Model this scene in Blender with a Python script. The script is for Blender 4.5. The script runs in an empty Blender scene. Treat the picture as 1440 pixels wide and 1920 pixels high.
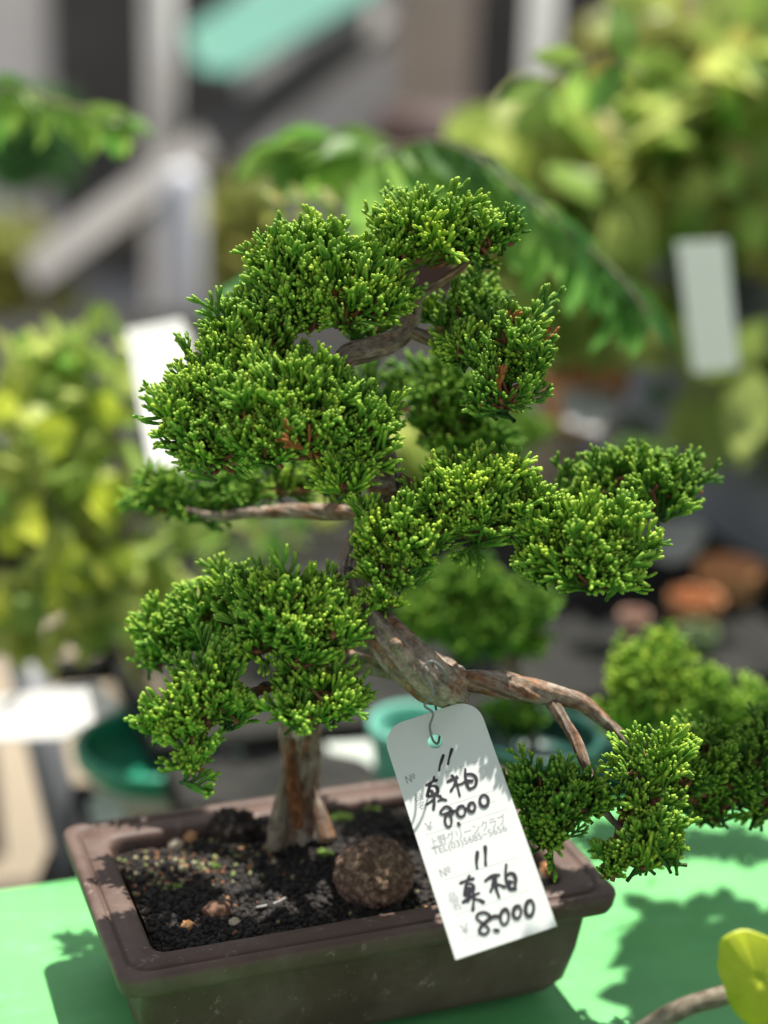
import bpy, math, random
import numpy as np
from mathutils import Vector, Matrix
random.seed(7); rng = np.random.default_rng(7)
sc = bpy.context.scene
COL = sc.collection
# ------------------------------------------------------------------ camera
F = 3150.0; ROLL = math.radians(2.054); PITCH = math.radians(18.543)
CAMZ = 0.401
_c, _s = math.cos(ROLL), math.sin(ROLL); _cp, _sp = math.cos(PITCH), math.sin(PITCH)
RIGHT = Vector((_c, _s*_sp, _s*_cp)); UP = Vector((-_s, _c*_sp, _c*_cp)); FWD = Vector((0, _cp, -_sp))
CAM = Vector((0, 0, CAMZ))
cam_d = bpy.data.cameras.new("camera"); cam = bpy.data.objects.new("camera", cam_d); COL.objects.link(cam)
m = Matrix((RIGHT, UP, -FWD)).transposed().to_4x4(); m.translation = CAM; cam.matrix_world = m
cam_d.sensor_fit = 'HORIZONTAL'; cam_d.sensor_width = 36; cam_d.lens = F/1440*36
cam_d.clip_start = 0.02; cam_d.clip_end = 200
cam_d.dof.use_dof = True; cam_d.dof.focus_distance = 0.612
cam_d.dof.aperture_fstop = cam_d.lens/18.0
sc.camera = cam
# ------------------------------------------------------------------ world, sun, exposure
SUN_EL, SUN_AZ = math.radians(71), math.radians(20)      # azimuth measured from +Y towards +X
w = bpy.data.worlds.new("World"); sc.world = w; w.use_nodes = True
nt = w.node_tree; bg = nt.nodes["Background"]; sky = nt.nodes.new("ShaderNodeTexSky")
sky.sky_type = 'NISHITA'; sky.sun_disc = False; sky.sun_elevation = SUN_EL; sky.sun_rotation = SUN_AZ
hs = nt.nodes.new("ShaderNodeHueSaturation"); hs.inputs["Saturation"].default_value = .30
nt.links.new(sky.outputs[0], hs.inputs["Color"]); nt.links.new(hs.outputs[0], bg.inputs[0]); bg.inputs[1].default_value = 0.10
sl = bpy.data.lights.new("sun", 'SUN'); sl.energy = 5.0; sl.angle = math.radians(0.5); sl.color = (1, .955, .88)
so = bpy.data.objects.new("sun", sl); COL.objects.link(so)
sd = Vector((math.sin(SUN_AZ)*math.cos(SUN_EL), math.cos(SUN_AZ)*math.cos(SUN_EL), math.sin(SUN_EL)))
so.rotation_euler = sd.to_track_quat('Z', 'Y').to_euler(); so.location = sd*3
sc.view_settings.view_transform = 'Standard'; sc.view_settings.look = 'None'
sc.view_settings.exposure = 1.06; sc.view_settings.gamma = 1; sc.view_settings.use_curve_mapping = False
sc.render.engine = 'CYCLES'; sc.cycles.max_bounces = 8; sc.cycles.use_denoising = True

# ------------------------------------------------------------------ helpers
def ray(px, py): return FWD + RIGHT*((px-720)/F) + UP*(-(py-960)/F)
def at(px, py, D): return CAM + ray(px, py)*D
def on_z(px, py, z):
    r = ray(px, py); return CAM + r*((z-CAMZ)/r.z)
def tag(o, label=None, cat=None, group=None, kind=None):
    if label: o['label'] = label
    if cat: o['category'] = cat
    if group: o['group'] = group
    if kind: o['kind'] = kind
    return o
def empty(name, loc=(0, 0, 0), rz=0):
    o = bpy.data.objects.new(name, None); COL.objects.link(o); o.location = loc; o.rotation_euler = (0, 0, rz)
    o.empty_display_size = .01; return o
def link(name, me, mat=None, parent=None, smooth=True):
    o = bpy.data.objects.new(name, me); COL.objects.link(o)
    if mat: me.materials.append(mat)
    if smooth: me.polygons.foreach_set("use_smooth", [True]*len(me.polygons))
    if parent is not None:
        o.parent = parent; o.matrix_parent_inverse = mworld(parent).inverted()
    return o
def mworld(o):
    mm = Matrix.LocRotScale(o.location, o.rotation_euler, o.scale)
    return (mworld(o.parent) @ o.matrix_parent_inverse @ mm) if o.parent else mm
def mesh_np(name, V, Q, T=None, attrs=None):
    """V (n,3); Q (k,4) quads; T (j,3) triangles; point float attributes"""
    me = bpy.data.meshes.new(name)
    Q = np.zeros((0, 4), int) if Q is None else np.asarray(Q); T = np.zeros((0, 3), int) if T is None else np.asarray(T)
    me.vertices.add(len(V)); me.vertices.foreach_set("co", np.asarray(V, np.float32).ravel())
    me.loops.add(Q.size+T.size); me.loops.foreach_set("vertex_index", np.concatenate([Q.ravel(), T.ravel()]).astype(np.int32))
    me.polygons.add(len(Q)+len(T))
    me.polygons.foreach_set("loop_start", np.concatenate([np.arange(len(Q))*4, len(Q)*4+np.arange(len(T))*3]).astype(np.int32))
    for k, a in (attrs or {}).items():
        at_ = me.attributes.new(k, 'FLOAT', 'POINT'); at_.data.foreach_set("value", np.asarray(a, np.float32))
    me.update(calc_edges=True); me.validate()
    return me
def box_mesh(name, lo, hi, bevel=0.0):
    import bmesh
    bm = bmesh.new(); bmesh.ops.create_cube(bm, size=1)
    for v in bm.verts: v.co = Vector([lo[i]+(v.co[i]+.5)*(hi[i]-lo[i]) for i in range(3)])
    if bevel: bmesh.ops.bevel(bm, geom=bm.edges[:], offset=bevel, segments=2, affect='EDGES', profile=.5)
    me = bpy.data.meshes.new(name); bm.to_mesh(me); bm.free(); return me
def unit(a): return a/(np.linalg.norm(a, axis=-1, keepdims=True)+1e-12)
def catmull(P, n):
    P = np.asarray(P, float); P = np.vstack([2*P[0]-P[1], P, 2*P[-1]-P[-2]]); out = []
    for i in range(1, len(P)-2):
        for k in range(n):
            t = k/n; a, b, c, d = P[i-1], P[i], P[i+1], P[i+2]
            out.append(.5*((2*b)+(c-a)*t+(2*a-5*b+4*c-d)*t*t+(3*b-a-3*c+d)*t**3))
    out.append(P[-2]); return np.array(out)
def frames(C):
    T = unit(np.gradient(C, axis=0)); N = np.zeros_like(T)
    n = np.cross(T[0], [.3, 1, .2]); n /= np.linalg.norm(n)
    for i in range(len(T)):
        n = n-T[i]*np.dot(n, T[i]); n /= np.linalg.norm(n)+1e-12; N[i] = n
    return T, N, np.cross(T, N)
def tube(C, R, sides=8, rough=0.0, freq=6, seed=0, twist=0.0, cap=True):
    """swept tube; returns V, Q, T, along (metres), around"""
    C = np.asarray(C, float); R = np.broadcast_to(np.asarray(R, float), (len(C),)); T, N, B = frames(C)
    s = np.concatenate([[0], np.cumsum(np.linalg.norm(np.diff(C, axis=0), axis=1))])
    th = np.linspace(0, 2*np.pi, sides, endpoint=False); A = th[None, :]+twist*s[:, None]
    rad = np.repeat(R[:, None], sides, 1)
    if rough:
        r2 = np.random.default_rng(seed); mod = np.zeros_like(rad)
        for k in range(10):
            f1 = r2.integers(2, freq+3); ph = r2.uniform(0, 6.28); fs = r2.uniform(20, 160); ph2 = r2.uniform(0, 6.28)
            mod += r2.uniform(.3, 1)/(1+.12*f1)*np.sin(f1*th[None, :]+ph+1.2*np.sin(s[:, None]*fs+ph2))
        rad = rad*(1+rough*mod/2.0)
    V = C[:, None]+rad[..., None]*(np.cos(A)[..., None]*N[:, None]+np.sin(A)[..., None]*B[:, None])
    n = len(C); i = np.arange(n-1)[:, None]*sides; j = np.arange(sides)[None]; j2 = (j+1) % sides
    Q = np.stack([i+j, i+j2, i+sides+j2, i+sides+j], -1).reshape(-1, 4)
    V = V.reshape(-1, 3); Tt = np.zeros((0, 3), int); al = np.repeat(s, sides); ar = np.tile(th, n)
    if cap:
        V = np.vstack([V, C[0]-T[0]*R[0]*.3, C[-1]+T[-1]*R[-1]*.6]); k = n*sides
        jj = np.arange(sides); a = np.stack([(jj+1) % sides, jj, np.full(sides, k)], 1)
        b = np.stack([jj+(n-1)*sides, (jj+1) % sides+(n-1)*sides, np.full(sides, k+1)], 1)
        Tt = np.vstack([a, b]); al = np.append(al, [0, s[-1]]); ar = np.append(ar, [0, 0])
    return V, Q, Tt, al, ar
class Batch:
    def __init__(s): s.V = []; s.Q = []; s.T = []; s.A = {}; s.n = 0
    def add(s, V, Q, T=None, **attrs):
        s.V.append(V); s.Q.append(np.asarray(Q)+s.n)
        if T is not None and len(T): s.T.append(np.asarray(T)+s.n)
        for k, a in attrs.items(): s.A.setdefault(k, []).append(np.broadcast_to(np.asarray(a, float), (len(V),)))
        s.n += len(V)
    def tube(s, C, R, sides=8, **kw):
        at_ = {k: kw.pop(k) for k in list(kw) if k in ('var', 'tip')}
        V, Q, T, al, ar = tube(C, R, sides, **kw); s.add(V, Q, T, along=al, around=ar, **at_)
    def build(s, name, mat, parent=None, smooth=True):
        me = mesh_np(name, np.vstack(s.V), np.vstack(s.Q), np.vstack(s.T) if s.T else None, {k: np.concatenate(a) for k, a in s.A.items()})
        return link(name, me, mat, parent, smooth)
def lathe(prof, sides=48):
    P = np.asarray(prof, float); th = np.linspace(0, 2*np.pi, sides, endpoint=False)
    V = np.stack([P[:, None, 0]*np.cos(th), P[:, None, 0]*np.sin(th), np.repeat(P[:, None, 1], sides, 1)], -1).reshape(-1, 3)
    i = np.arange(len(P)-1)[:, None]*sides; j = np.arange(sides)[None]; j2 = (j+1) % sides
    return V, np.stack([i+j, i+j2, i+sides+j2, i+sides+j], -1).reshape(-1, 4)

# ------------------------------------------------------------------ materials
def mat(name, color=(.5, .5, .5), rough=.6, spec=.5):
    mt = bpy.data.materials.new(name); mt.use_nodes = True; b = mt.node_tree.nodes["Principled BSDF"]
    b.inputs["Base Color"].default_value = (*color, 1); b.inputs["Roughness"].default_value = rough
    b.inputs["Specular IOR Level"].default_value = spec
    return mt, mt.node_tree, b
def N(nt, kind, **kw):
    n = nt.nodes.new(kind)
    for k, v in kw.items():
        if k.startswith('i_'): n.inputs[k[2:].replace('_', ' ')].default_value = v
        else: setattr(n, k, v)
    return n
def ramp(nt, fac, stops):
    r = nt.nodes.new("ShaderNodeValToRGB"); e = r.color_ramp.elements
    while len(e) < len(stops): e.new(.5)
    for k, (p, c) in enumerate(stops): e[k].position = p; e[k].color = (*c, 1)
    nt.links.new(fac, r.inputs[0]); return r.outputs[0]
def noise(nt, scale, detail=4, vec=None, rough=.6, dim='3D'):
    n = N(nt, "ShaderNodeTexNoise"); n.inputs["Scale"].default_value = scale; n.inputs["Detail"].default_value = detail
    n.inputs["Roughness"].default_value = rough
    if vec is None: vec = N(nt, "ShaderNodeTexCoord").outputs["Object"]
    nt.links.new(vec, n.inputs["Vector"]); return n.outputs["Fac"]
def mixc(nt, fac, a, b, mode='MIX'):
    n = N(nt, "ShaderNodeMix", data_type='RGBA', blend_type=mode)
    for sock, v in ((n.inputs[0], fac), (n.inputs[6], a), (n.inputs[7], b)):
        if hasattr(v, 'is_linked') or hasattr(v, 'links'): nt.links.new(v, sock)
        else: sock.default_value = v if isinstance(v, (int, float)) else (*v, 1)
    return n.outputs[2]
def bump(nt, b, h, strength=.3, dist=.001):
    n = N(nt, "ShaderNodeBump"); n.inputs["Strength"].default_value = strength; n.inputs["Distance"].default_value = dist
    nt.links.new(h, n.inputs["Height"]); nt.links.new(n.outputs[0], b.inputs["Normal"]); return n
def attr(nt, name): return N(nt, "ShaderNodeAttribute", attribute_name=name).outputs["Fac"]
def add_translucent(mt, nt, b, colsock, fac):
    t = N(nt, "ShaderNodeBsdfTranslucent"); mx = N(nt, "ShaderNodeMixShader"); mx.inputs[0].default_value = fac
    if isinstance(colsock, tuple): t.inputs[0].default_value = (*colsock, 1)
    else: nt.links.new(colsock, t.inputs[0])
    out = nt.nodes["Material Output"]; nt.links.new(b.outputs[0], mx.inputs[1]); nt.links.new(t.outputs[0], mx.inputs[2]); nt.links.new(mx.outputs[0], out.inputs[0])

def simple(name, c1, c2, scale=40, rough=.6, bumps=.2, dist=.001, spec=.4):
    mt, n, b = mat(name, rough=rough, spec=spec); f = noise(n, scale)
    n.links.new(ramp(n, f, [(.3, c1), (.7, c2)]), b.inputs["Base Color"])
    if bumps: bump(n, b, noise(n, scale*3), bumps, dist)
    return mt
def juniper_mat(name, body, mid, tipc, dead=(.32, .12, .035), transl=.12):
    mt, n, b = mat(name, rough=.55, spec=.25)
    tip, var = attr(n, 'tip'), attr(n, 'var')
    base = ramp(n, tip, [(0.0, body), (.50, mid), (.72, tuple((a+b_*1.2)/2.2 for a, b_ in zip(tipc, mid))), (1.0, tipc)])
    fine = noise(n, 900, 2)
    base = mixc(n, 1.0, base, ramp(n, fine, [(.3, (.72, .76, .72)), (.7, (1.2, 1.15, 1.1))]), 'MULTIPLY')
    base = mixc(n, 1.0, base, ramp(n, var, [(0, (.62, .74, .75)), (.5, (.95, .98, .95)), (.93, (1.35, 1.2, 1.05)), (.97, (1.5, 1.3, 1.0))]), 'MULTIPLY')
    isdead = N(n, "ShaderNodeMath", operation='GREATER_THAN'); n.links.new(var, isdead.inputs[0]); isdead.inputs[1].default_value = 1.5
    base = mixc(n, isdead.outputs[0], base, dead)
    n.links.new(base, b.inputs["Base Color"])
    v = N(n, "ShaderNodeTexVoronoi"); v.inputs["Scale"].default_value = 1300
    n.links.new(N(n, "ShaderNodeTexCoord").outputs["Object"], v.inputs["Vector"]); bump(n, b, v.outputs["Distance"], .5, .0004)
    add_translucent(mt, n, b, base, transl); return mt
def leaf_mat(name, c1, c2, transl=.45, rough=.45):
    mt, n, b = mat(name, rough=rough, spec=.4); var = attr(n, 'var'); vein = attr(n, 'tip')
    f = noise(n, 60, 3); base = ramp(n, var, [(0, c1), (1, c2)])
    base = mixc(n, 1.0, base, ramp(n, f, [(.3, (.8, .85, .8)), (.7, (1.15, 1.1, 1.1))]), 'MULTIPLY')
    base = mixc(n, 1.0, base, ramp(n, vein, [(.8, (1, 1, 1)), (1, (1.35, 1.25, 1.3))]), 'MULTIPLY')
    n.links.new(base, b.inputs["Base Color"]); bump(n, b, vein, .3, .001); add_translucent(mt, n, b, base, transl); return mt
def bark_mat(name, gray1, gray2, red1, red2, redness=.5, low=0):
    mt, n, b = mat(name, rough=.85, spec=.25)
    al, ar = attr(n, 'along'), attr(n, 'around')
    sn = N(n, "ShaderNodeMath", operation='SINE'); cs = N(n, "ShaderNodeMath", operation='COSINE')
    n.links.new(ar, sn.inputs[0]); n.links.new(ar, cs.inputs[0])
    cb = N(n, "ShaderNodeCombineXYZ"); sc_ = N(n, "ShaderNodeMath", operation='MULTIPLY'); n.links.new(al, sc_.inputs[0]); sc_.inputs[1].default_value = 70
    n.links.new(sn.outputs[0], cb.inputs[0]); n.links.new(cs.outputs[0], cb.inputs[1]); n.links.new(sc_.outputs[0], cb.inputs[2])
    f = noise(n, 1.9, 10, cb.outputs[0], .78); f2 = noise(n, .9, 5, cb.outputs[0], .7); fl = noise(n, 260, 5)
    g = ramp(n, f, [(.3, gray1), (.62, gray2)]); r = ramp(n, f, [(.3, red1), (.65, red2)])
    sel = ramp(n, f2, [(redness-.05, (1, 1, 1)), (redness+.05, (0, 0, 0))])
    base = mixc(n, sel, g, r)
    if low: base = mixc(n, ramp(n, al, [(.055, (.8, .8, .8)), (.10, (0, 0, 0))]), base, mixc(n, ramp(n, f2, [(.42, (0, 0, 0)), (.56, (1, 1, 1))]), r, g))
    base = mixc(n, 1.0, base, ramp(n, fl, [(.35, (.55, .5, .48)), (.6, (1.1, 1.1, 1.1))]), 'MULTIPLY')
    n.links.new(base, b.inputs["Base Color"])
    ad = N(n, "ShaderNodeMath", operation='MULTIPLY_ADD'); n.links.new(fl, ad.inputs[0]); ad.inputs[1].default_value = .5; n.links.new(f, ad.inputs[2])
    bump(n, b, ad.outputs[0], 1.0, .0025); return mt

M = {}
M['jun'] = juniper_mat("juniper_green", (.034, .085, .012), (.115, .275, .026), (.40, .58, .07))
M['jun_dark'] = juniper_mat("juniper_dark_painted_shade", (.026, .068, .012), (.075, .20, .022), (.28, .46, .05))  # own dark green of rear trees; on the bonsai, shade painted into pads
M['bark'] = bark_mat("juniper_bark", (.12, .088, .062), (.52, .44, .35), (.13, .055, .028), (.50, .26, .13), .43, 1)
M['bark_red'] = bark_mat("red_bark", (.08, .05, .03), (.30, .20, .12), (.10, .03, .015), (.36, .15, .06), .6)
M['twig'] = simple("brown_twig", (.10, .035, .015), (.26, .11, .05), 400, .8)
M['wire'] = simple("dark_wire", (.03, .022, .018), (.06, .045, .035), 300, .4, .1)
M['pale_bark'] = bark_mat("pale_bark", (.18, .15, .10), (.42, .36, .27), (.2, .15, .1), (.4, .33, .22), .3)

# ------------------------------------------------------------------ ground, far setting
GZ = -0.75
def plane_patch(name, pts, z, m_, thick=None):
    V = [(p[0], p[1], z) for p in pts]; me = bpy.data.meshes.new(name); me.from_pydata(V, [], [list(range(len(V)))]); me.update()
    return link(name, me, m_, None, False)
gm, n_, b_ = mat("sandy_ground", rough=.9)
cc = ramp(n_, noise(n_, 1.3, 6), [(.35, (.15, .125, .09)), (.65, (.26, .215, .15))])
cc = mixc(n_, 1.0, cc, ramp(n_, noise(n_, 60, 3), [(.3, (.75, .75, .75)), (.7, (1.2, 1.2, 1.2))]), 'MULTIPLY')
n_.links.new(cc, b_.inputs["Base Color"]); bump(n_, b_, noise(n_, 90, 4), .6, .01)
g = plane_patch("ground", [(-60, -20), (60, -20), (60, 100), (-60, 100)], GZ, gm); tag(g, kind='structure')
pm, n_, b_ = mat("grey_paving", rough=.85)
br = N(n_, "ShaderNodeTexBrick"); br.inputs["Scale"].default_value = 2.0; br.inputs["Color1"].default_value = (.26, .25, .24, 1)
br.inputs["Color2"].default_value = (.20, .195, .19, 1); br.inputs["Mortar"].default_value = (.10, .1, .095, 1); br.inputs["Mortar Size"].default_value = .012
n_.links.new(N(n_, "ShaderNodeTexCoord").outputs["Object"], br.inputs["Vector"]); n_.links.new(br.outputs[0], b_.inputs["Base Color"])
pv = plane_patch("pavement", [(-8, 3.0), (8, 3.0), (8, 14), (-8, 14)], GZ+.004, pm); tag(pv, kind='structure')

# ------------------------------------------------------------------ the front table with its green cloth
TA = math.atan2(.343, .94); TU = Vector((math.cos(TA), math.sin(TA), 0)); TV = Vector((-math.sin(TA), math.cos(TA), 0))
TE = Vector((-.164, .652, 0))                        # a point of the cloth's back edge
troot = empty("display_table", TE, TA); tag(troot, "low front display table hidden under the bright green cloth", "table")
wood = simple("table_wood", (.20, .13, .07), (.32, .22, .12), 30)
def box_in(name, parent, lo, hi, m_, bevel=0):
    me = box_mesh(name, lo, hi, bevel); o = link(name, me, m_, None, False); o.parent = parent; return o
box_in("table_top", troot, (-.55, -.62, -.034), (.95, -.004, -.006), wood, .003)
for x in (-.5, .9):
    for y in (-.58, -.06): box_in("leg", troot, (x-.022, y-.022, GZ), (x+.022, y+.022, -.036), wood, .002)
box_in("apron", troot, (-.47, -.047, -.10), (.87, -.03, -.036), wood, .002)
# cloth: sheet with faint wrinkles, falling over the back edge
nx, ny = 260, 130; xs = np.linspace(-.57, .97, nx)
prof = [(y, 0) for y in np.linspace(-.64, -.006, ny)]+[(.000, -.0012), (.004, -.005), (.005, -.012), (.0055, -.03), (.006, -.055)]
P = np.array(prof); V = np.zeros((len(P), nx, 3)); V[..., 0] = xs[None]; V[..., 1] = P[:, :1]; V[..., 2] = P[:, 1:]
r2 = np.random.default_rng(3); wz = np.zeros((len(P), nx))
for k in range(16):
    a = r2.uniform(-.5, 1.2); fr = r2.uniform(18, 80); ph = r2.uniform(0, 6.3)
    wz += np.sin((V[..., 0]*math.cos(a)+V[..., 1]*math.sin(a))*fr+ph+2*np.sin(V[..., 0]*7+ph))/(fr/45)
top = (V[..., 1] < -.002); V[..., 2] += np.where(top, .00022*wz, 0); V[..., 1] += np.where(~top, .0012*np.abs(wz)*(-V[..., 2]*18), 0)
ii = np.arange(len(P)-1)[:, None]*nx; jj = np.arange(nx-1)[None]
Q = np.stack([ii+jj, ii+jj+1, ii+nx+jj+1, ii+nx+jj], -1).reshape(-1, 4)
cm, n_, b_ = mat("green_cloth", rough=.5, spec=.35)
cc = ramp(n_, noise(n_, 9, 5), [(.3, (.080, .31, .09)), (.7, (.115, .385, .12))])
cc = mixc(n_, ramp(n_, noise(n_, 70, 4), [(.55, (0, 0, 0)), (.75, (.35, .35, .35))]), cc, (.14, .42, .22))
st = N(n_, "ShaderNodeMapping"); st.inputs["Scale"].default_value = (1, 9, 1); n_.links.new(N(n_, "ShaderNodeTexCoord").outputs["Object"], st.inputs[0])
cc = mixc(n_, 1.0, cc, ramp(n_, noise(n_, 14, 5, st.outputs[0]), [(.3, (.90, .92, .91)), (.65, (1.04, 1.03, 1.05))]), 'MULTIPLY')
cc = mixc(n_, ramp(n_, noise(n_, 260, 3), [(.70, (0, 0, 0)), (.74, (.8, .8, .8))]), cc, (.07, .12, .05))
n_.links.new(cc, b_.inputs["Base Color"]); bump(n_, b_, noise(n_, 500, 3), .25, .0005)
cloth = link("green_tablecloth", mesh_np("green_tablecloth", V.reshape(-1, 3), Q), cm); cloth.location = TE; cloth.rotation_euler = (0, 0, TA)
tag(cloth, "bright green cloth covering the front table under the brown bonsai pot", "tablecloth")

# ------------------------------------------------------------------ pot
K = .345
def rimp(x, y): return Vector((x*K, y*K, 0))
RFL, RBL, RBR, RFR = rimp(-.247, 1.451), rimp(-.373, 1.772), rimp(.16, 1.969), rimp(.287, 1.665)
PC = (RFL+RBL+RBR+RFR)/4; U = ((RFR-RFL)+(RBR-RBL)).normalized(); PA = math.atan2(U.y, U.x)
HW = ((RFR-RFL).length+(RBR-RBL).length)/4; HD = ((RBL-RFL).length+(RBR-RFR).length)/4
RIMZ = CAMZ-K
def rrect(hw, hd, r, seg=8):
    pts = []
    for (cx, cy, a0) in ((hw-r, hd-r, 0), (-hw+r, hd-r, 90), (-hw+r, -hd+r, 180), (hw-r, -hd+r, 270)):
        for k in range(seg+1):
            a = math.radians(a0+90*k/seg); pts.append((cx+r*math.cos(a), cy+r*math.sin(a)))
    res = []; n = len(pts)                        # subdivide the long sides
    for i in range(n):
        a = np.array(pts[i]); b = np.array(pts[(i+1) % n]); res.append(a)
        if i % (seg+1) == seg:
            for k in range(1, 24): res.append(a+(b-a)*k/24)
    return np.array(res)
def loft(profile):
    rings = []
    for (ins, z, r) in profile: 
        p = rrect(HW-ins, HD-ins, max(r, .0008)); rings.append(np.column_stack([p, np.full(len(p), z)]))
    n = len(rings[0]); V = np.vstack(rings); i = np.arange(len(rings)-1)[:, None]*n; j = np.arange(n)[None]; j2 = (j+1) % n
    return V, np.stack([i+j, i+j2, i+n+j2, i+n+j], -1).reshape(-1, 4), n, len(rings)
z0 = RIMZ
prof = [(.020, z0-.045, .006), (.0185, z0-.020, .006), (.0165, z0-.004, .006), (.0160, z0-.0015, .006), (.0150, z0-.0005, .006), (.0140, z0-.0002, .007),
        (.0068, z0, .006), (.0062, z0-.0004, .008), (.0058, z0-.0012, .008), (.0052, z0-.0013, .008), (.0048, z0-.0004, .008), (.0040, z0+.0001, .008),
        (.0012, z0, .0065), (.0003, z0-.0006, .007), (0, z0-.002, .007), (.0006, z0-.0065, .007), (.0014, z0-.0085, .007), (.003, z0-.0095, .007), (.0075, z0-.0105, .007),
        (.0085, z0-.012, .006), (.0105, z0-.030, .006), (.0130, z0-.044, .007), (.0160, z0-.0495, .009), (.022, z0-.0525, .012), (.034, z0-.0530, .016)]
V, Q, n, nr = loft(prof)
T = [[(nr-1)*n+k, (nr-1)*n+(k+1) % n, len(V)] for k in range(n)]; V = np.vstack([V, [[0, 0, z0-.053]]])
potm, n_, b_ = mat("brown_pot_clay", rough=.58, spec=.3)
f = noise(n_, 30, 5); base = ramp(n_, f, [(.3, (.060, .036, .027)), (.7, (.092, .056, .043))])
sp = N(n_, "ShaderNodeTexVoronoi"); sp.inputs["Scale"].default_value = 120; n_.links.new(N(n_, "ShaderNodeTexCoord").outputs["Object"], sp.inputs["Vector"])
stain = ramp(n_, noise(n_, 18, 6, None, .7), [(.48, (0, 0, 0)), (.66, (.45, .45, .45))])
base = mixc(n_, stain, base, (.15, .115, .095))
worn = ramp(n_, noise(n_, 140, 6, None, .75), [(.60, (0, 0, 0)), (.68, (.7, .7, .7))])
base = mixc(n_, worn, base, (.25, .18, .155))
base = mixc(n_, ramp(n_, noise(n_, 400, 2), [(.72, (0, 0, 0)), (.76, (1, 1, 1))]), base, (.22, .16, .14))
n_.links.new(base, b_.inputs["Base Color"]); bump(n_, b_, noise(n_, 700, 3), .15, .0003)
proot = empty("bonsai_pot", (PC.x, PC.y, 0), PA); tag(proot, "brown rectangular bonsai pot with a wide rim standing on the green cloth", "pot")
o = link("pot_body", mesh_np("pot_body", V, Q, T), potm); o.parent = proot
for sx in (-1, 1):
    for sy in (-1, 1):
        box_in("foot", proot, (sx*.066-.012, sy*.026-.008, .0004), (sx*.066+.012, sy*.026+.008, z0-.0533), potm, .0015)
# ------------------------------------------------------------------ soil
sm = simple("dark_soil", (.010, .007, .005), (.032, .022, .015), 260, .9, .8, .002)
nx, ny = 140, 84; sx_ = HW-.0185; sy_ = HD-.0185
gx, gy = np.meshgrid(np.linspace(-sx_, sx_, nx), np.linspace(-sy_, sy_, ny)); SZ = z0-.0065
def soil_h(x, y): return SZ+.005*np.exp(-((x-.005)**2+(y-.012)**2)/.0011)+.0012*np.sin(x*90+2)*np.cos(y*110)+.0008*np.sin(x*260+y*190)
V = np.stack([gx, gy, soil_h(gx, gy)], -1).reshape(-1, 3); i = np.arange(ny-1)[:, None]*nx; j = np.arange(nx-1)[None]
Q = np.stack([i+j, i+j+1, i+nx+j+1, i+nx+j], -1).reshape(-1, 4)
soil = link("potting_soil", mesh_np("potting_soil", V, Q), sm); soil.location = (PC.x, PC.y, 0); soil.rotation_euler = (0, 0, PA)
tag(soil, "dark soil bed filling the brown bonsai pot", "soil", kind='stuff')
import bmesh
def ico(sub=1):
    bm = bmesh.new(); bmesh.ops.create_icosphere(bm, subdivisions=sub, radius=1); V = np.array([v.co[:] for v in bm.verts]); Fc = np.array([[v.index for v in f.verts] for f in bm.faces]); bm.free(); return V, Fc
IV, IF = ico(1); IV2, IF2 = ico(2)
def rotz(a): return np.array([[math.cos(a), -math.sin(a), 0], [math.sin(a), math.cos(a), 0], [0, 0, 1]])
def rrot(r):
    q = r.normal(size=4); q /= np.linalg.norm(q); w_, x, y, z = q
    return np.array([[1-2*(y*y+z*z), 2*(x*y-z*w_), 2*(x*z+y*w_)], [2*(x*y+z*w_), 1-2*(x*x+z*z), 2*(y*z-x*w_)], [2*(x*z-y*w_), 2*(y*z+x*w_), 1-2*(x*x+y*y)]])
gr = np.random.default_rng(11); Vs = []; Ts = []; va = []; k0 = 0
for k in range(6500):
    x, y = gr.uniform(-sx_+.001, sx_-.001), gr.uniform(-sy_+.001, sy_-.001)
    s_ = gr.uniform(.0006, .0016)*(1.0 if gr.random() < .93 else 1.7); v = IV*(1+gr.uniform(-.22, .22, (len(IV), 1)))*np.array([1, gr.uniform(.6, 1), gr.uniform(.55, .9)])*s_
    v = v@rrot(gr).T+np.array([x, y, soil_h(x, y)+s_*.3]); Vs.append(v); Ts.append(IF+k0); k0 += len(v)
    corner = (x < -.02 and y > .004)
    c = gr.uniform(0, .42) if gr.random() < (.72 if corner else .98) else gr.uniform(.6, 1.0)
    va.append(np.full(len(v), c))
grm, n_, b_ = mat("soil_grain", rough=.85)
n_.links.new(ramp(n_, attr(n_, 'var'), [(0, (.006, .005, .004)), (.5, (.022, .015, .010)), (.62, (.10, .05, .025)), (.75, (.26, .10, .04)), (.86, (.25, .19, .10)), (.93, (.10, .17, .03)), (1, (.30, .25, .17))]), b_.inputs["Base Color"])
bump(n_, b_, noise(n_, 1500, 3), .6, .0004)
go = link("soil_grains", mesh_np("soil_grains", np.vstack(Vs), None, np.vstack(Ts), {'var': np.concatenate(va)}), grm, None, False)
go.location = soil.location; go.rotation_euler = soil.rotation_euler; tag(go, "loose dark and rust-brown grains scattered over the soil bed", "soil grains", kind='stuff')
def pot_local(p): 
    d = Vector((p.x-PC.x, p.y-PC.y, 0)); return d.x*U.x+d.y*U.y, -d.x*U.y+d.y*U.x
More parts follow.
